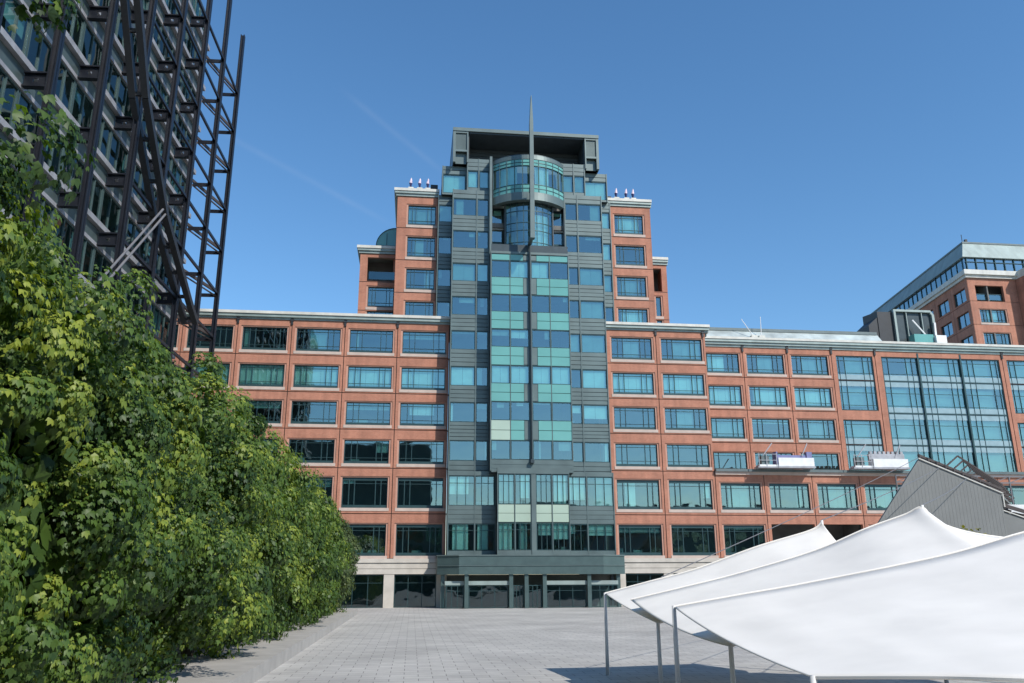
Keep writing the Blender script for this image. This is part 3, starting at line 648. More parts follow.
q = MB(); q.box(72.1, 73.6, 7.2, 8.4, 32.2, 34.4); q.build('cabinet', WHITE, PE)
q = MB(); q.beam((69.9, 8.6, 36.9), (71.6, 8.2, 34.3), .18, .18); q.beam((73.0, 8.6, 34.4), (73.1, 8.6, 36.6), .25, .25); q.build('exhaust_pipe', WHITE, PE)
# antennas
for x0, z0, x1, z1, l in ((46.0, 33.2, 44.5, 35.6, 'thin white antenna leaning left on the set back roof edge'), (47.05, 33.2, 47.15, 36.0, 'thin upright white antenna on the set back roof edge')):
    t = thing('antenna', l, 'antenna', (x0, 6.6, 32.6), 'roof antennas')
    q = MB(); q.tube((x0, 6.6, z0), (x1, 6.6, z1), .06, 6, .035); q.build('rod', WHITE, t)
    q = MB(); q.box(x0 - .4, x0 + .4, 6.3, 6.9, 32.6, z0 + .15); q.build('base_box', CAP, t)

# window cleaning cradles hanging over the ledge
def cradle(x, label, tarp):
    t = thing('cleaning_cradle', label, 'cradle', (x, -.9, 15.03), 'maintenance cradles on the ledge')
    y0, y1 = -1.75, -.55
    q = MB(); q.box(x + 2.5, x + 6.8, y0, y1, 15.25, 16.2); q.box(x + .2, x + 2.5, y0 + .1, y1, 15.2, 15.4); q.build('platform', WHITE, t)
    q = MB(); q.box(x + 2.4, x + 6.9, y0 - .05, y1 + .05, 15.03, 15.24); q.box(x, x + 2.4, y0, y1, 15.03, 15.19); q.build('chassis', LEDGE, t)
    q = MB()
    for xx in (x + .2, x + 1.1, x + 2.3): q.beam((xx, y0 + .1, 15.2), (xx, y0 + .1, 16.7), .07, .07)
    for zz in (15.9, 16.6): q.beam((x + .2, y0 + .1, zz), (x + 2.3, y0 + .1, zz), .06, .06)
    q.build('guard_rail', LEDGE, t)
    q = MB(); q.beam((x + .9, -1.0, 16.4), (x + 2.2, -1.0, 18.0), .1, .1); q.build('jib', LEDGE, t)
    q = MB(); q.beam((x + 5.7, -1.0, 16.5), (x + 6.5, -1.0, 18.0), .1, .1); q.build('jib', LEDGE, t)
    q = MB(); q.box(x + .55, x + 1.5, -1.5, -.7, 15.42, 16.4); q.build('hoist', LEADD, t)
    q = MB()
    if tarp: q.box(x + 2.45, x + 6.75, y1 - .35, y1 - .1, 16.22, 16.62); q.box(x + 2.3, x + 2.48, y0 + .1, y1, 15.5, 16.9); q.box(x + 6.3, x + 6.95, y1 - .5, y1 + .04, 15.6, 17.0); q.build('tarpaulin', PURPLE, t)
    else: q.box(x + 2.45, x + 6.9, y1 - .4, y1 - .05, 16.21, 16.9); [q.box(x + 2.6 + .55 * k, x + 2.9 + .55 * k, y1 - .4, y1 - .1, 16.903, 17.2) for k in range(8)]; q.build('tool_rack', LEDGE, t)
cradle(41.5, 'white window cleaning cradle with blue tarpaulin on the brick ledge, left one', True)
cradle(53.1, 'white window cleaning cradle with grey racks on the ledge beside the large glazed bay', False)

# ================================================================== CORNER BUILDING behind, upper right
CB = thing('corner_office_building', 'distant red brick building with pale sloped metal roof at upper right', 'building', (93.6, 28, 0))
yb = 28; lvb = [26.5, 30.7, 34.8, 38.95, 43.05, 47.15, 51.2]
wall = MB()
bx_ = [(93.75, 102.6, 0), (102.65, 110.6, -2.2), (110.65, 118.6, -2.2)]
for a, c, dy in bx_:
    for k in range(6):
        wx0, wx1 = (95.2, 99.9) if dy == 0 else (a + 2.1, c - 1.2); z0, z1 = lvb[k] + .35, lvb[k] + 2.7
        cell(wall, a, c, lvb[k], lvb[k + 1], wx0, wx1, z0, z1, yb + dy, .03)
        if k == 5 and dy == 0:
            window(CB, wx0, wx1, z0, z0 + 1.1, yb + dy + .4, 'half'); continue
        p = part_(1, .28, .72) if (k + int(a)) % 2 else 0; bl, bm, bx = p if p else (0, None, (0, 1))
        trim(window(CB, wx0, wx1, z0, z1, yb + dy + .26, 'tartan', bl, bm, None, 'window', bx), wx0, wx1, z0, z1, yb + dy)
wall.box(102.62, 102.9, yb - 1.7, yb + .5, 20, 51.2); wall.box(93.75, 118.6, yb + .0, yb + .5, 18, 26.5)
wall.build('wall', BRICK, CB);
q = MB(); q.box(94.5, 118, yb + 3, yb + 3.2, 26, 51)
for z in lvb[1:6]: q.box(94.5, 118, yb + .5, yb + 3, z - .4, z)
q.build('office_interior', ROOM, CB)
ang = R_(8.0); ux, uy = math.sin(ang), math.cos(ang)
def side(s, o, z): return (93.7 + ux * s - uy * o, yb + uy * s + ux * o, z)
L_ = 46
def sbox(mb, s0, s1, o0, o1, z0, z1):
    p = [side(s0, o0, 0), side(s1, o0, 0), side(s1, o1, 0), side(s0, o1, 0)]
    mb.prism([(q_[0], q_[1]) for q_ in p], z0, z1, 'z')
w = MB(); g = MB(); fm = MB()
nb = 8; bw = L_ / nb
for i in range(nb):
    s0 = i * bw
    for k in range(6):
        z0, z1 = lvb[k] + .35, lvb[k] + 2.7
        sbox(w, s0 + .04, s0 + 1, -.5, 0, lvb[k] + .04, lvb[k + 1] - .04); sbox(w, s0 + bw - .8, s0 + bw - .04, -.5, 0, lvb[k] + .04, lvb[k + 1] - .04)
        sbox(w, s0 + 1, s0 + bw - .8, -.5, 0, lvb[k] + .04, z0); sbox(w, s0 + 1, s0 + bw - .8, -.5, 0, z1, lvb[k + 1] - .04)
        m_ = MB(); sbox(m_, s0 + 1, s0 + 1.15, -.4, -.2, z0, z1); sbox(m_, s0 + bw - .95, s0 + bw - .8, -.4, -.2, z0, z1); sbox(m_, s0 + 1.15, s0 + bw - .95, -.4, -.2, z0, z0 + .15); sbox(m_, s0 + bw / 2, s0 + bw / 2 + .1, -.38, -.22, z0 + .15, z1)
        o_ = m_.build('window', GREEN, CB, side(s0 + 1, 0, z0))
        g = MB(); a_, c_ = side(s0 + 1, -.3, 0), side(s0 + bw - .8, -.3, 0); g.quad((a_[0], a_[1], z0), (c_[0], c_[1], z0), (c_[0], c_[1], z1), (a_[0], a_[1], z1)); g.build('pane', GLASSD, o_)
sbox(w, 0, L_, -.6, -.52, 15, 26.5); w.build('side_wall', BRICK, CB)
q = MB(); sbox(q, 0.6, L_, -3.6, -3.4, 18, 51); q.build('office_interior', ROOM, CB)
# cornice, glazed storey and sloped roof follow the plan outline
def outline(o, pad=0):
    far = side(L_ + o, o, 0)
    return [(side(0, o, 0)[0], yb - o), (102.6 - 0, yb - o), (102.6, yb - 2.2 - o) if not pad else (102.6, yb - o), (118.6, yb - 2.2 - o) if not pad else (118.6, yb - o), (118.6, far[1]), (far[0], far[1])]
q = MB(); q.prism(outline(.35), 51.22, 51.7, 'z'); q.prism(outline(.7), 51.703, 52.5, 'z'); q.build('cornice', CAP, CB)
q = MB(); q.prism(outline(-.35, 1), 52.503, 55.0, 'z'); q.build('glazed_storey', GLASSD, CB)
q = MB(); q.prism(outline(-1.8, 1), 52.52, 54.98, 'z'); q.build('storey_interior', ROOM, CB)
for i in range(14): q = MB(); x = 94.4 + 1.75 * i; q.box(x - .06, x + .06, yb + .15, yb + .34, 52.5, 55.3); q.build('storey_post', GREEN, CB)
for i in range(24):
    q = MB(); p = side(1 + i * 1.9, -.25, 0); q.tube((p[0], p[1], 52.5), (p[0], p[1], 55.2), .08, 4); q.build('storey_post', GREEN, CB)
q = MB(); q.box(94.2, 118, yb + .18, yb + .36, 54.2, 54.3); q.build('storey_rail', GREEN, CB)
lo_, hi_ = outline(.15, 1), outline(-1.6, 1)
q = MB(); n = len(lo_)
q.quad(*[(*p, 55.0) for p in reversed(lo_)]); q.quad(*[(*p, 58.2) for p in hi_])
for i in range(n):
    k = (i + 1) % n; q.quad((*lo_[i], 55.0), (*lo_[k], 55.0), (*hi_[k], 58.2), (*hi_[i], 58.2))
q.build('mansard_roof', CORN, CB)
q = MB(); q.prism(outline(-1.5, 1), 58.203, 58.5, 'z'); q.build('roof_edge', LEADD, CB)
q = MB(); q.tube((95.6, yb + 2, 58.4), (95.6, yb + 2, 60.0), .06, 6); q.box(96.2, 96.6, yb + 2, yb + 2.4, 58.5, 59.2); q.build('lightning_rod', BLACK, CB)

# ================================================================== STEEL FRAMED OFFICE, left
XA = R_(-1.7)
SF = thing('steel_framed_office', 'glazed office building with exposed dark steel frame at left behind the trees', 'building', (-18.6, -42, 0), None, XA)
cy_ = [-24.9, -18.8, -12.7, -6.6, -.55, 5.7, 12.1, 18.3, 24.3, 30.3]
ZF = 25.8; FH = 4.56; floors_s = [ZF + FH * k for k in range(-4, 7)]
ZT = 57.5; ye = 23.9
lg, pn_ = MB(), MB()
for z in floors_s:
    lg.box(-1.95, -1.30, -58, ye, z + .72, z + 1.12)
    lg.box(-1.95, -1.52, -58, ye, z - .62, z - .35)
    pn_.box(-1.95, -1.62, -58, ye, z - .345, z + .717)
lg.build('ledge', LEDGE, SF); pn_.build('spandrel_panel', GREYP, SF)
q = MB(); q.box(-20, -5, -58, ye - .2, 0, 4.5); q.box(-20, -1.9, -58, ye, ZT, ZT + .5); q.box(-20, -6.2, -58, ye - .2, 4.6, ZT - .1); q.box(-6.1, -1.7, ye - .3, ye, 4.5, ZT); q.box(-6.1, -1.7, -58, -57.7, 4.5, ZT)
q.build('rear_body', GREYP, SF)
q = MB()
for z in floors_s: q.box(-6.1, -1.96, -57, ye - .4, z - .5, z - .2)
q.build('floor_slab', CEIL, SF)
rr = random.Random(3)
def swin(y0, y1, z0, z1):
    w_ = round(y1 - y0, 2)
    def f1():
        b = MB()
        for k in (0, .22, .5, .78, 1): t = k * (w_ - .1); b.box(-.05, .09, t, t + .1, 0, z1 - z0)
        b.box(-.04, .08, .1, w_ - .1, z1 - z0 - .1, z1 - z0 - .002)
        return b.mesh('window', MULL)
    o = link('window', cached(('sw', w_), f1), SF, (-1.72, y0, z0))
    def f2():
        b = MB(); b.quad((0, .05, 0), (0, w_ - .05, 0), (0, w_ - .05, z1 - z0), (0, .05, z1 - z0)); return b.mesh('pane', GLASSD)
    link('pane', cached(('sp', w_), f2), o, (-1.72, y0, z0))
    if rr.random() < .55:
        t = rr.choice([.3, .5, .8]); a = rr.choice([0, .22, .5])
        def f3():
            b = MB(); b.box(-.26, -.22, a * w_ + .1, min(1, a + rr.choice([.28, .5])) * w_ - .1, (z1 - z0) * (1 - t), z1 - z0 - .1); return b.mesh('blind', BLIND)
        link('blind', f3(), o, (-1.72, y0, z0))
for i in range(len(cy_) - 2):
    for z in floors_s[2:]:
        swin(cy_[i] + .05, cy_[i + 1] - .05 if i < 7 else ye - .1, z + 1.122, z + FH - .622)
q = MB()
for z in floors_s[2:]: q.box(-1.75, -1.65, -57.5, -24.95, z + 1.122, z + FH - .622)
q.build('ribbon_glazing', GLASSD, SF)
for c in cy_:
    q = MB(); q.box(-.2, .2, c - .06, c + .06, 0, ZT + 3); q.box(-.2, -.12, c - .24, c + .24, 0, ZT + 3); q.box(.12, .2, c - .24, c + .24, 0, ZT + 3); q.build('column', STEEL, SF)
def bracket(c, z):
    def f():
        b = MB(); x0, x1 = -1.5, -.21
        b.box(x0, x1, -.2, .2, .38, .48); b.box(x0, x1, -.2, .2, -.48, -.38)
        b.box(x0, x0 + .5, -.04, .04, -.36, .36); b.box(x1 - .5, x1, -.04, .04, -.36, .36); b.box(x0 + .5, x1 - .5, -.04, .04, -.36, -.14); b.box(x0 + .5, x1 - .5, -.04, .04, .14, .36)
        return b.mesh('bracket', STEEL)
    link('bracket', cached('bracket', f), SF, (0, c, z))
for c in cy_[:-2]:
    for z in floors_s[3:]: bracket(c, z)
for c in cy_[-2:]:
    for z in floors_s[3:]: q = MB(); q.beam((-1.6, c, z - .1), (-.2, c, z - .1), .16, .34); q.build('bracket', STEEL, SF)
for z in floors_s:
    q = MB(); q.beam((-.0, 5.9, z + .1), (-.0, 30.3, z + .1), .18, .24); q.build('tie_beam', STEEL, SF)
    q = MB(); q.beam((-1.7, 23.9, z + .25), (-.1, 30.2, z + .25), .14, .3); q.beam((-1.7, 23.9, z - .2), (-.1, 30.2, z - .2), .1, .12); q.build('outrigger', RUST, SF)
for dx in (.25, 1.15):
    q = MB(); pp = [(0, -9, 57), (0, 4.6, 36.4), (0, 11.2, 30.2), (0, 19.2, 25.8), (0, 21.5, 24.7)]
    for a, c in zip(pp[:-1], pp[1:]): q.beam((a[0] + dx - .3, a[1], a[2]), (c[0] + dx - .3, c[1], c[2]), .46, .5)
    q.build('arch_rib', BLACK, SF)
for i in range(12):
    q = MB(); t = i / 11; y_ = -5 + 26 * t; z_ = np.interp(y_, [-9, 4.6, 11.2, 19.2, 29], [57, 36.4, 30.2, 25.8, 21]); q.box(.1, .7, y_ - .1, y_ + .1, z_ - .14, z_ + .14); q.build('arch_batten', BLACK, SF)
for d_ in (0, .75):
    q = MB(); q.tube((.95, 11.0 - d_, 30.3), (.95, 1.6 - d_, 20.9), .085, 8); q.build('diagonal_tube', PALEST, SF)

# ================================================================== TREES: clipped row running away from the camera
def leaf_mesh(P, N, U, size, palmate, tone, name, m):
    """P points, N normals, U drooping direction -> leaves as folded diamonds (palmate: five leaflets)"""
    N = N / np.linalg.norm(N, axis=1, keepdims=True)
    U = U - (U * N).sum(1, keepdims=True) * N; U /= np.linalg.norm(U, axis=1, keepdims=True) + 1e-9
    T = np.cross(N, U)
    verts = []; tones = []
    angs = (-.78, -.05, .70) if palmate else (0,)
    for k, a in enumerate(angs):
        d = U * math.cos(a) + T * math.sin(a); s = T * math.cos(a) - U * math.sin(a)
        ln = size[:, None] * (1 if palmate else 1) * (1 - .28 * abs(a) / 1.2); wd = ln * (.33 if palmate else .38)
        b0 = P + d * ln * .06; tip = P + d * ln - N * ln * .22 + np.array([0, 0, -.16]) * ln; mid = P + d * ln * .55 + N * ln * .05
        verts.append(np.stack([b0, mid + s * wd - N * ln * .06, tip, mid, mid - s * wd - N * ln * .06], 1))
        tones.append(np.clip(tone + rng.normal(0, .05, len(tone)), 0, 1))
    V = np.concatenate(verts, 0); nq = len(V); TT = np.concatenate(tones)
    me = bpy.data.meshes.new(name)
    idx = np.arange(nq) * 5
    F = np.stack([idx, idx + 1, idx + 2, idx + 3, idx, idx + 3, idx + 2, idx + 4], 1).reshape(-1)
    me.vertices.add(nq * 5); me.vertices.foreach_set('co', V.reshape(-1).astype(np.float32))
    me.loops.add(len(F)); me.loops.foreach_set('vertex_index', F.astype(np.int32))
    me.polygons.add(nq * 2); me.polygons.foreach_set('loop_start', (np.arange(nq * 2) * 4).astype(np.int32)); me.polygons.foreach_set('loop_total', np.full(nq * 2, 4, np.int32))
    me.update(calc_edges=True); me.validate()
    at = me.attributes.new('tone', 'FLOAT', 'POINT'); at.data.foreach_set('value', np.repeat(TT, 5).astype(np.float32))
    me.materials.append(m); return me
def crown_pts(n, c, h, lo):
    """directions on a rounded box (c centre, h half sizes)"""
    d = rng.normal(size=(n, 3)); d /= np.linalg.norm(d, axis=1, keepdims=True)
    e = 5.0
    k = (np.abs(d[:, 0] / h[0]) ** e + np.abs(d[:, 1] / h[1]) ** e + np.abs(d[:, 2] / h[2]) ** e) ** (-1 / e)
    p = d * k[:, None]
    g = np.sign(p) * np.abs(p / h) ** (e - 1) / h; g /= np.linalg.norm(g, axis=1, keepdims=True)
    return p + c, g
def tree(y0, y1, xr, ztop, near, label, m=LEAF, lo=1.0, wid=5.0, sc=1., dens=1.):
    c = np.array([xr - wid / 2, (y0 + y1) / 2, (lo + ztop) / 2]); h = np.array([wid / 2, (y1 - y0) / 2 + .35, (ztop - lo) / 2])
    t = thing('clipped_tree', label, 'tree', (c[0], c[1], 0), 'clipped row of trees at left')
    # trunk and limbs
    q = MB(); q.tube((c[0], c[1], 0), (c[0] + .1, c[1], 2.2), .22, 9, .17); q.tube((c[0] + .1, c[1], 2.15), (c[0], c[1] + .2, ztop - 1.5), .17, 8, .05)
    for k in range(9):
        a = k * 2.4; z = 2.0 + k * (ztop - 3.4) / 9
        q.tube((c[0], c[1], z), (c[0] + math.cos(a) * (h[0] - 1.4), c[1] + math.sin(a) * (h[1] - 1.2), z + .9), .07, 6, .02)
    for k in range(9):
        a = k * 2.4; z = 2.0 + k * (ztop - 3.4) / 9; tip = np.array([c[0] + math.cos(a) * (h[0] - 1.4), c[1] + math.sin(a) * (h[1] - 1.2), z + .9])
        base = np.array([c[0], c[1], z]); st = base + (tip - base) * .8
        for r_ in range(5):
            e_ = tip + np.array([math.cos(a) * .7, math.sin(a) * .7, .5]) + rng.normal(0, .45, 3); e_[2] = max(e_[2], 1.8); q.tube(st, e_, .02, 5, .006)
    q.build('trunk', BARK, t)
    area = 2 * (2 * h[1] * 2 * h[2]) + 2 * (2 * h[0] * 2 * h[2]) + 2 * h[0] * 2 * h[1]
    nc = int(area * 1.3); Pc, Gc = crown_pts(nc, c, h - .35, lo)
    Pc = Pc + Gc * (rng.normal(-.12, .44, (nc, 1))) + rng.normal(0, .1, (nc, 3))
    kk = Pc[:, 0] > c[0] - h[0] * .75                # fewer on the side nobody can see
    kk |= rng.random(nc) < .35; Pc, Gc = Pc[kk], Gc[kk]; nc = len(Pc)
    per = int((46 if near == 2 else 70 if near == 1 else 60) * dens)
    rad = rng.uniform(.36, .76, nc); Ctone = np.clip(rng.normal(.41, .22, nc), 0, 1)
    ci = np.repeat(np.arange(nc), per); n = len(ci)
    d = rng.normal(size=(n, 3)); d /= np.linalg.norm(d, axis=1, keepdims=True)
    d = d + Gc[ci] * .55 + np.array([0, 0, .25]); d /= np.linalg.norm(d, axis=1, keepdims=True)
    P = Pc[ci] + d * (rad[ci] * rng.uniform(.55, 1.05, n))[:, None]
    # sprigs that stick out and break the outline
    N = d * .95 + Gc[ci] * .25 + np.array([.12, -.15, .5]) + rng.normal(0, .32, (n, 3))
    U = Gc[ci] * .8 + d * .3 + np.array([0, 0, -.75]) + rng.normal(0, .4, (n, 3))
    size = (.09 + .19 * rng.random(n) ** 1.6) * sc
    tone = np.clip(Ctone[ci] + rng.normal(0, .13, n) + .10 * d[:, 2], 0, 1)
    young = rng.random(n) < .06; tone[young] = np.clip(tone[young] + .35, 0, 1)
    # inner filling leaves
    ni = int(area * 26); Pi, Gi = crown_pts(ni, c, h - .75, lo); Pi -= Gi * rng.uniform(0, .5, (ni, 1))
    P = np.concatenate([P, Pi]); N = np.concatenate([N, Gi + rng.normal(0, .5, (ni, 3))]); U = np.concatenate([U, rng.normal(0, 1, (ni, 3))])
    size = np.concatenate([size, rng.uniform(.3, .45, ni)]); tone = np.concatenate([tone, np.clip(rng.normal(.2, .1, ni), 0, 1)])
    keep = P[:, 2] > .35
    P, N, U, size, tone = P[keep], N[keep], U[keep], size[keep], tone[keep]
    P = P - np.array([c[0], c[1], 0])
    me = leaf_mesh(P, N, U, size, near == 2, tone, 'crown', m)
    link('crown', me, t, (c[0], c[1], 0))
    return t
ys_ = [-88.6, -80.3, -71.6, -64.3, -57.5, -50.5, -43.0, -35.0, -26.5, -17.5]
tl = ['nearest clipped leafy tree, highest at the left edge of the row', 'second clipped tree from the left edge, below the nearest steel columns', 'third clipped tree of the row, below the pale steel tubes',
      'fourth clipped tree of the row, in front of the first brick bays', 'fifth clipped tree of the row, stepping down past the brick wing', 'middle clipped tree halfway along the row, fourth from the far end',
      'clipped tree of the row, third from the far end', 'clipped tree of the row, last but one before the tower', 'dull green far end tree of the clipped row, nearest the tower']
tops = [9.7, 8.6, 8.7, 8.5, 8.15, 8.0, 7.85, 7.9, 7.5]
for i in range(9):
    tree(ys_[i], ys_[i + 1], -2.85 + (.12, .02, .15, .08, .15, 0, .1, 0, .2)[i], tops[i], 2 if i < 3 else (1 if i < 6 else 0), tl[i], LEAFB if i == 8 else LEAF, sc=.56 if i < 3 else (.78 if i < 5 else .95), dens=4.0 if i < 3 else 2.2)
q = MB(); q.box(-8.3, -2.2, -90, -16, 0, .45); tag(q.build('stone_planter', SOIL), 'long low stone planter under the clipped row of trees', 'planter')

# ================================================================== WHITE TENSION CANOPIES
def bez(p, n):
    p = np.array(p, float); k = len(p) - 1; t = np.linspace(0, 1, n)[:, None]
    # Catmull-Rom through the points
    s = t[:, 0] * k; i = np.minimum(s.astype(int), k - 1); u = (s - i)[:, None]
    g = lambda j: p[np.clip(j, 0, k)]
    p0, p1, p2, p3 = g(i - 1), g(i), g(i + 1), g(i + 2)
    return .5 * ((2 * p1) + (-p0 + p2) * u + (2 * p0 - 5 * p1 + 4 * p2 - p3) * u ** 2 + (-p0 + 3 * p1 - 3 * p2 + p3) * u ** 3)
def canopy(label, back, front, sag, poles, loc, n=90, m_=18):
    t = thing('fabric_canopy', label, 'canopy', loc, 'white tension canopies at lower right')
    B = bez(back, n); Fq = bez(front, n); vs = []
    for j in range(m_ + 1):
        v = j / m_; row = B * (1 - v) + Fq * v
        row[:, 2] -= sag * 4 * v * (1 - v) * .5
        ww = np.linspace(0, 1, n); row[:, 2] += .007 * math.sin(math.pi * v) * (np.sin(ww * 31 + 2.2 * v) + .6 * np.sin(ww * 53 - 3.1 * v + 1)); vs.append(row)
    V = np.array(vs).reshape(-1, 3); q = MB(); q.v = [tuple(x) for x in V]
    for j in range(m_):
        for i in range(n - 1): q.f.append((j * n + i, j * n + i + 1, (j + 1) * n + i + 1, (j + 1) * n + i))
    o = smooth(q.build('membrane', MEMB, t)); md = o.modifiers.new('thickness', 'SOLIDIFY'); md.thickness = .012
    for P_ in (B, Fq):
        e = MB()
        for i in range(n - 1): e.tube(P_[i], P_[i + 1], .028, 6)
        e.build('edge_cable', MEMB, t)
    for (a, c) in poles:
        e = MB(); e.tube(a, c, .06, 10, .045); smooth(e.build('pole', WHITE, t))
    return t
canopy('white fabric canopy with the left peak, sloping down in front of the brick block',
       [(15.75, -66.1, 4.72), (15.35, -66.0, 4.45), (13.6, -65.8, 3.95), (11.6, -65.4, 3.25), (10.1, -65.1, 2.86), (8.7, -64.8, 2.5)],
       [(15.9, -67.5, 3.55), (15.5, -68.4, 3.5), (14.0, -69.2, 3.1), (12.0, -69.8, 2.5), (9.9, -70.2, 2.1), (8.8, -70.4, 1.85)], .12,
       [((15.9, -65.9, 0), (15.76, -66.1, 4.78)), ((8.7, -64.8, 0), (8.7, -64.8, 2.52)), ((8.8, -70.4, 0), (8.8, -70.4, 1.87))], (12, -67, 0))
canopy('white fabric canopy with the tallest peak, below the grey pavilion',
       [(20.6, -69.9, 3.95), (19.5, -69.7, 4.05), (18.3, -69.6, 4.25), (17.5, -69.55, 4.55), (17.16, -69.5, 4.93), (16.7, -69.3, 4.73), (15.6, -69.1, 4.35), (14.0, -68.9, 3.72), (11.8, -68.6, 3.1), (10.2, -68.35, 2.72), (8.7, -68.1, 2.38)],
       [(19.5, -75.2, 2.9), (18.6, -75.5, 3.0), (17.5, -75.6, 3.05), (16.6, -75.7, 3.0), (15.6, -75.8, 2.9), (14.6, -75.8, 2.8), (13.4, -75.9, 2.65), (12.0, -75.9, 2.45), (10.4, -76, 2.2), (9.4, -76, 1.95), (8.6, -76, 1.7)], .35,
       [((17.3, -69.3, 0), (17.17, -69.5, 5.0)), ((20.6, -69.9, 0), (20.6, -69.9, 3.96)), ((8.6, -76, 0), (8.6, -76, 1.72))], (14, -72, 0), 100)
canopy('large white fabric canopy nearest the camera at lower right',
       [(19.5, -77.0, 5.0), (17.4, -76.0, 4.3), (15.72, -75.4, 3.92), (13.8, -75.2, 3.42), (11.0, -74.6, 2.87), (9.5, -74.35, 2.62), (8.1, -74.1, 2.38)],
       [(17.5, -85.5, 2.1), (15.5, -85.2, 2.05), (13.6, -84.8, 2.0), (11.6, -84.2, 1.95), (9.6, -83.5, 1.9), (8.6, -82.6, 1.85), (7.6, -81.5, 1.75)], .25,
       [((19.5, -77, 0), (19.5, -77, 5.1)), ((8.1, -74.1, 0), (8.1, -74.1, 2.4)), ((7.6, -81.5, 0), (7.6, -81.5, 1.77))], (12, -79, 0))
# stay cables from the canopies to the pavilion
def cable(a, c, label):
    q = MB(); N_ = 10
    P_ = [Vector(a).lerp(Vector(c), i / N_) - Vector((0, 0, .10 * 4 * (i / N_) * (1 - i / N_))) for i in range(N_ + 1)]
    for i in range(N_): q.tube(P_[i] - Vector(a), P_[i + 1] - Vector(a), .017, 6)
    o = q.build('stay_cable', PALEST); o.location = a
    tag(o, label, 'cable', 'stay cables of the canopies')
cable((10.5, -65.2, 3.0), (31.6, -47.3, 9.62), 'thin stay cable crossing the brick block up to the pavilion apex')
cable((15.76, -66.1, 4.78), (33.0, -47.2, 9.12), 'thin stay cable from the left canopy peak to the pavilion roof')
cable((17.2, -69.5, 5.0), (34.6, -47.2, 8.5), 'thin stay cable from the tallest canopy peak to the pavilion roof')

# ================================================================== GREY PAVILION
GP = thing('grey_pavilion', 'dark grey corrugated pavilion with slanted gable wall and slatted roof at right', 'pavilion', (33, -44, 0))
q = MB(); prof = [(24.4, .6), (31.75, 9.62), (36.62, 7.66), (36.64, 6.9), (36.64, .6)]
q.prism([(24.0, .1), (31.75, 9.58), (36.6, 7.62), (36.6, .1)], -47.2, -47.05)
# ribs of the corrugation
x = 24.6
while x < 36.5:
    zt = np.interp(x, [24.0, 31.75, 36.6], [.1, 9.5, 7.55]) - .08
    q.box(x, x + .09, -47.206, -47.2, .1, zt); x += .22
q.build('gable_wall', CORR, GP)
q = MB(); q.prism([(36.65, .1), (36.65, 6.75), (42.5, 4.9), (42.5, .1)], -46.6, -46.45); q.build('lower_gable_wall', CORR, GP)
q = MB(); q.beam((31.7, -47.25, 9.64), (36.7, -47.25, 7.64), .06, .06); q.beam((36.66, -47.25, 7.66), (36.66, -47.25, 6.85), .06, .06); q.beam((36.7, -46.65, 6.8), (42.5, -46.65, 4.95), .06, .06); q.build('roof_edge_trim', CAP, GP)
def sheared(poly, a, c):
    q = MB(); k0 = len(q.v); q.prism(poly, a, c)
    q.v = [(x + (y + 47.2) * .85, y, z) for x, y, z in q.v]; return q
q = sheared([(31.75, 9.6), (36.62, 7.62), (36.6, 7.5), (31.75, 9.45)], -47.04, -38); r2 = sheared([(24.2, .1), (31.75, 9.45), (31.75, 9.3), (24.4, .1)], -47.04, -38)
n0 = len(q.v); q.v += r2.v; q.f += [tuple(i + n0 for i in f_) for f_ in r2.f]; q.build('roof', CORR, GP)
q = MB(); q.prism([(36.7, 6.7), (42.5, 4.85), (42.5, 4.7), (36.7, 6.55)], -46.44, -38); q.build('lower_roof', CORR, GP)
for i in range(9):
    q = MB(); f0 = i / 9; x0 = 31.9 + 4.6 * f0; z0 = 9.62 - 1.93 * f0
    q.beam((x0, -47.0, z0 + .16), (x0 + 7, -38.8, z0 + .16), .12, .26); q.build('roof_slat', RUST, GP)
for i in range(5):
    q = MB(); yy = -46.6 + i * 2; xs_ = .85 * (yy + 46.9); q.beam((31.9 + xs_, yy, 9.9), (36.9 + xs_, yy, 7.95), .14, .14); q.beam((33.6 + xs_, yy, 9.3), (34.4 + xs_, yy, 9.9), .08, .08); q.beam((34.4 + xs_, yy, 9.9), (37.0 + xs_, yy, 8.2), .08, .08); q.build('roof_truss', RUST, GP)
q = MB()
for zz in (9.2, 9.65): q.beam((35.2, -39, zz), (46, -39, zz), .09, .09)
for k in range(10): q.beam((35.2 + k * 1.2, -39, 7.0), (35.2 + k * 1.2, -39, 9.65), .08, .08)
for k in range(9): q.beam((35.2 + k * 1.2, -39, 9.2), (36.4 + k * 1.2, -39, 9.65), .05, .05)
q.build('railing', PALEST, GP)
q = MB()
for k in range(7): q.beam((36.9 + k * .8, -46.3, 6.9 - k * .25), (36.9 + k * .8, -40, 8.4 - k * .2), .14, .2)
q.beam((36.8, -43, 7.8), (43, -43, 6.2), .16, .3); q.beam((36.8, -46.2, 7.2), (43, -46.2, 5.5), .12, .2); q.build('side_truss', RUST, GP)
q = MB(); q.box(38.2, 39.6, -45.5, -44.6, 6.6, 7.15); q.build('roof_box', WHITE, GP)
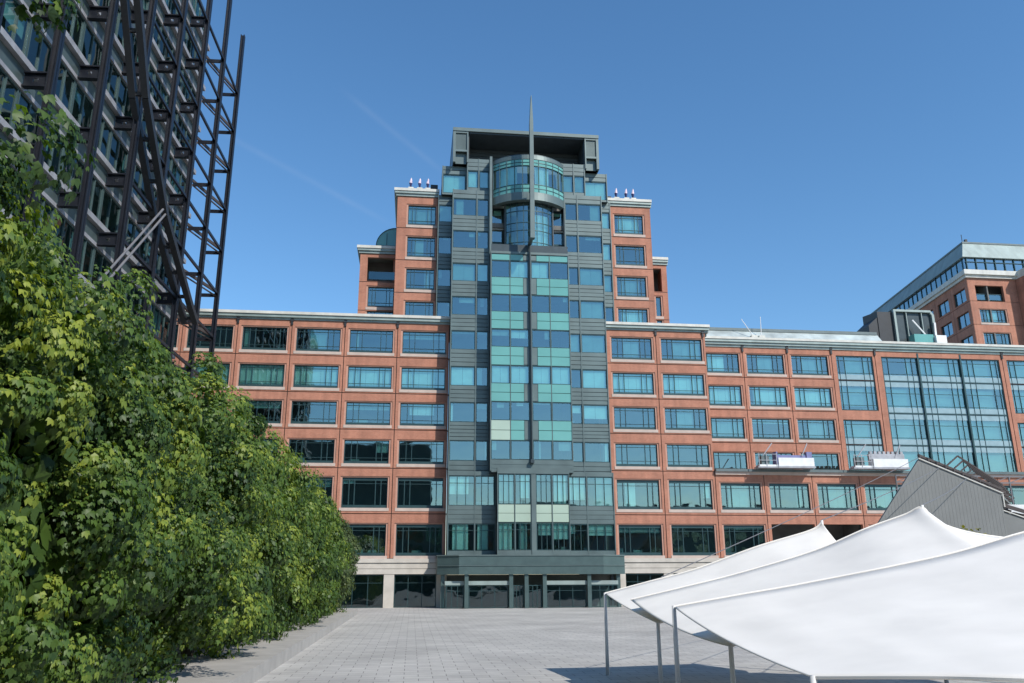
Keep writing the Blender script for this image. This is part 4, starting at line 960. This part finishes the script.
# climbing shrub below the pavilion wall
def shrub(name, c, h, n, m, label, sz):
    t = thing(name, label, 'shrub', (c[0], c[1], 0))
    P, G = crown_pts(n, np.array(c), np.array(h), 0); P -= G * rng.uniform(0, .5, (n, 1)); P += rng.normal(0, .12, (n, 3))
    me = leaf_mesh(P - np.array([c[0], c[1], 0]), G + np.array([0, 0, .4]) + rng.normal(0, .5, (n, 3)), rng.normal(0, 1, (n, 3)), rng.uniform(sz * .7, sz * 1.3, n), False, np.clip(rng.normal(.5, .25, n), 0, 1), 'foliage', m)
    link('foliage', me, t, (c[0], c[1], 0))
    q = MB()
    for k in range(5): q.tube((c[0] + (k - 2) * h[0] * .35, c[1], 0), (c[0] + (k - 2) * h[0] * .38, c[1], c[2]), .05, 6, .02)
    q.build('stem', BARK, t)
shrub('shrub', (28.6, -53.2, 3.75), (2.3, .8, 1.5), 2600, LEAFY, 'yellow green shrub behind the white canopy under the grey wall', .24)

# unseen block added behind the camera so the lower windows mirror something dark
OB = thing('reflection_block', 'plain dark block added behind the camera, seen only mirrored in the lower windows', 'building', (10, -160, 0))
q = MB()
for k in range(5):
    for i in range(38): q.box(-60 + i * 6.5, -57.8 + i * 6.5, -150.4, -150, k * 4, k * 4 + 4)
    q.box(-60, 187, -150.35, -150.05, k * 4 - .01, k * 4 + 1.2)
q.box(-60, 187, -172, -150.4, 0, 20.5); q.box(-60, 7, -172, -150.0, 20.6, 41); q.box(30, 187, -172, -150.0, 20.6, 23); q.build('wall', CLADD, OB)
q = MB(); q.box(-60, 187, -150.39, -150.3, 1.2, 20); q.build('window_band', GLASSD, OB)
# ================================================================== GROUND
q = MB(); q.quad((-1500, -1500, 0), (1500, -1500, 0), (1500, 1500, 0), (-1500, 1500, 0))
G = structure(q.build('ground', mat('grey_ground', (.22, .21, .20), .9, var=.2, scale=.1)))
def paving():
    m, nt, b = nodes('pale_paving'); b.inputs['Roughness'].default_value = .8
    geo = nt.nodes.new('ShaderNodeNewGeometry'); bt = nt.nodes.new('ShaderNodeTexBrick'); bt.inputs['Scale'].default_value = 1
    bt.inputs['Brick Width'].default_value = .9; bt.inputs['Row Height'].default_value = .6; bt.inputs['Mortar Size'].default_value = .012
    bt.inputs['Color1'].default_value = (.47, .45, .41, 1); bt.inputs['Color2'].default_value = (.41, .39, .36, 1); bt.inputs['Mortar'].default_value = (.15, .14, .13, 1)
    nt.links.new(geo.outputs['Position'], bt.inputs['Vector'])
    n1 = nt.nodes.new('ShaderNodeTexNoise'); n1.inputs['Scale'].default_value = .22; n1.inputs['Detail'].default_value = 10; n1.inputs['Roughness'].default_value = .7; nt.links.new(geo.outputs['Position'], n1.inputs['Vector'])
    mr = nt.nodes.new('ShaderNodeMapRange'); mr.inputs[1].default_value = .3; mr.inputs[2].default_value = .7; mr.inputs[3].default_value = .74; mr.inputs[4].default_value = 1.15; nt.links.new(n1.outputs[0], mr.inputs[0])
    vm = nt.nodes.new('ShaderNodeVectorMath'); vm.operation = 'SCALE'; nt.links.new(bt.outputs[0], vm.inputs[0]); nt.links.new(mr.outputs[0], vm.inputs['Scale']); nt.links.new(vm.outputs[0], b.inputs['Base Color'])
    return m
q = MB(); q.quad((-60, -140, .004), (110, -140, .004), (110, 30, .004), (-60, 30, .004)); structure(q.build('paving', paving()))

# ================================================================== SKY, SUN, CAMERA
AZ, EL = R_(36), R_(41)
w = bpy.data.worlds.new('World'); S.world = w; w.use_nodes = True; nt = w.node_tree
sky = nt.nodes.new('ShaderNodeTexSky'); sky.sky_type = 'NISHITA'; sky.sun_disc = False; sky.sun_elevation = EL; sky.sun_rotation = math.pi - AZ
sky.air_density = 1.15; sky.dust_density = .15; sky.ozone_density = 5.0
hs = nt.nodes.new('ShaderNodeHueSaturation'); hs.inputs['Hue'].default_value = .497; hs.inputs['Saturation'].default_value = 1.13; hs.inputs['Value'].default_value = 1.18
nt.links.new(sky.outputs[0], hs.inputs['Color']); nt.nodes['Background'].inputs[1].default_value = .145
sl = bpy.data.lights.new('sun', 'SUN'); sl.energy = 4.6; sl.angle = R_(.5); sl.color = (1, .95, .88)
so = bpy.data.objects.new('sun', sl); COL.objects.link(so)
d = Vector((math.sin(AZ) * math.cos(EL), -math.cos(AZ) * math.cos(EL), math.sin(EL)))
so.rotation_euler = d.to_track_quat('Z', 'Y').to_euler(); so.location = (40, -150, 120)
pitch, yaw, roll = R_(16.0237), R_(6.7510), R_(-.2541)
cyw, syw, cp, sp_, cr, sr = math.cos(yaw), math.sin(yaw), math.cos(pitch), math.sin(pitch), math.cos(roll), math.sin(roll)
r0 = Vector((cyw, -syw, 0)); f0 = Vector((syw * cp, cyw * cp, sp_)); u0 = Vector((-syw * sp_, -cyw * sp_, cp))
Rv = r0 * cr + u0 * sr; Uv = -r0 * sr + u0 * cr
cam = bpy.data.cameras.new('camera'); co = bpy.data.objects.new('camera', cam); COL.objects.link(co)
tc = nt.nodes.new('ShaderNodeTexCoord'); last = hs.outputs[0]
nz = nt.nodes.new('ShaderNodeTexNoise'); nz.inputs['Scale'].default_value = 22; nz.inputs['Detail'].default_value = 5; nt.links.new(tc.outputs['Generated'], nz.inputs['Vector'])
def vmath(op, a, v):
    n_ = nt.nodes.new('ShaderNodeVectorMath'); n_.operation = op; nt.links.new(a, n_.inputs[0]); n_.inputs[1].default_value = v; return n_
def smath(op, a, b_):
    n_ = nt.nodes.new('ShaderNodeMath'); n_.operation = op
    for k_, q_ in enumerate((a, b_)):
        if isinstance(q_, (int, float)): n_.inputs[k_].default_value = q_
        else: nt.links.new(q_, n_.inputs[k_])
    return n_.outputs[0]
# two old vapour trails, as great circle streaks on the sky (fixed directions)
for a_, b_ in ((Vector((-0.07996, 0.84606, 0.52705)), Vector((0.01369, 0.88290, 0.46937))), (Vector((-0.20963, 0.85570, 0.47311)), Vector((-0.05525, 0.90885, 0.41346)))):
    nn = a_.cross(b_).normalized(); mid = (a_ + b_).normalized(); half = mid.angle(a_) * 1.5
    dn = vmath('DOT_PRODUCT', tc.outputs['Generated'], nn).outputs['Value']; dm = vmath('DOT_PRODUCT', tc.outputs['Generated'], mid).outputs['Value']
    g1 = smath('POWER', 2.718, smath('MULTIPLY', smath('POWER', smath('MULTIPLY', dn, 1 / .0035), 2), -1.0))
    mr = nt.nodes.new('ShaderNodeMapRange'); mr.interpolation_type = 'SMOOTHSTEP'; nt.links.new(dm, mr.inputs[0]); mr.inputs[1].default_value = math.cos(half); mr.inputs[2].default_value = math.cos(half * .35)
    fac = smath('MULTIPLY', smath('MULTIPLY', g1, mr.outputs[0]), smath('MULTIPLY', nz.outputs[0], .06))
    mx_ = nt.nodes.new('ShaderNodeMix'); mx_.data_type = 'RGBA'; nt.links.new(fac, mx_.inputs[0]); nt.links.new(last, mx_.inputs[6]); mx_.inputs[7].default_value = (6, 6.4, 7, 1); last = mx_.outputs[2]
nt.links.new(last, nt.nodes['Background'].inputs[0])
M = Matrix((Rv, Uv, -f0)).transposed().to_4x4(); M.translation = Vector((.40117 * 6, -15.3995 * 6, 3.0)); co.matrix_world = M
cam.sensor_width = 36; cam.lens = 822.956 / 1024 * 36; cam.clip_end = 5000; cam.clip_start = .1; S.camera = co
S.view_settings.view_transform = 'Standard'; S.view_settings.look = 'None'; S.view_settings.exposure = 0; S.view_settings.gamma = 1
S.render.engine = 'CYCLES'
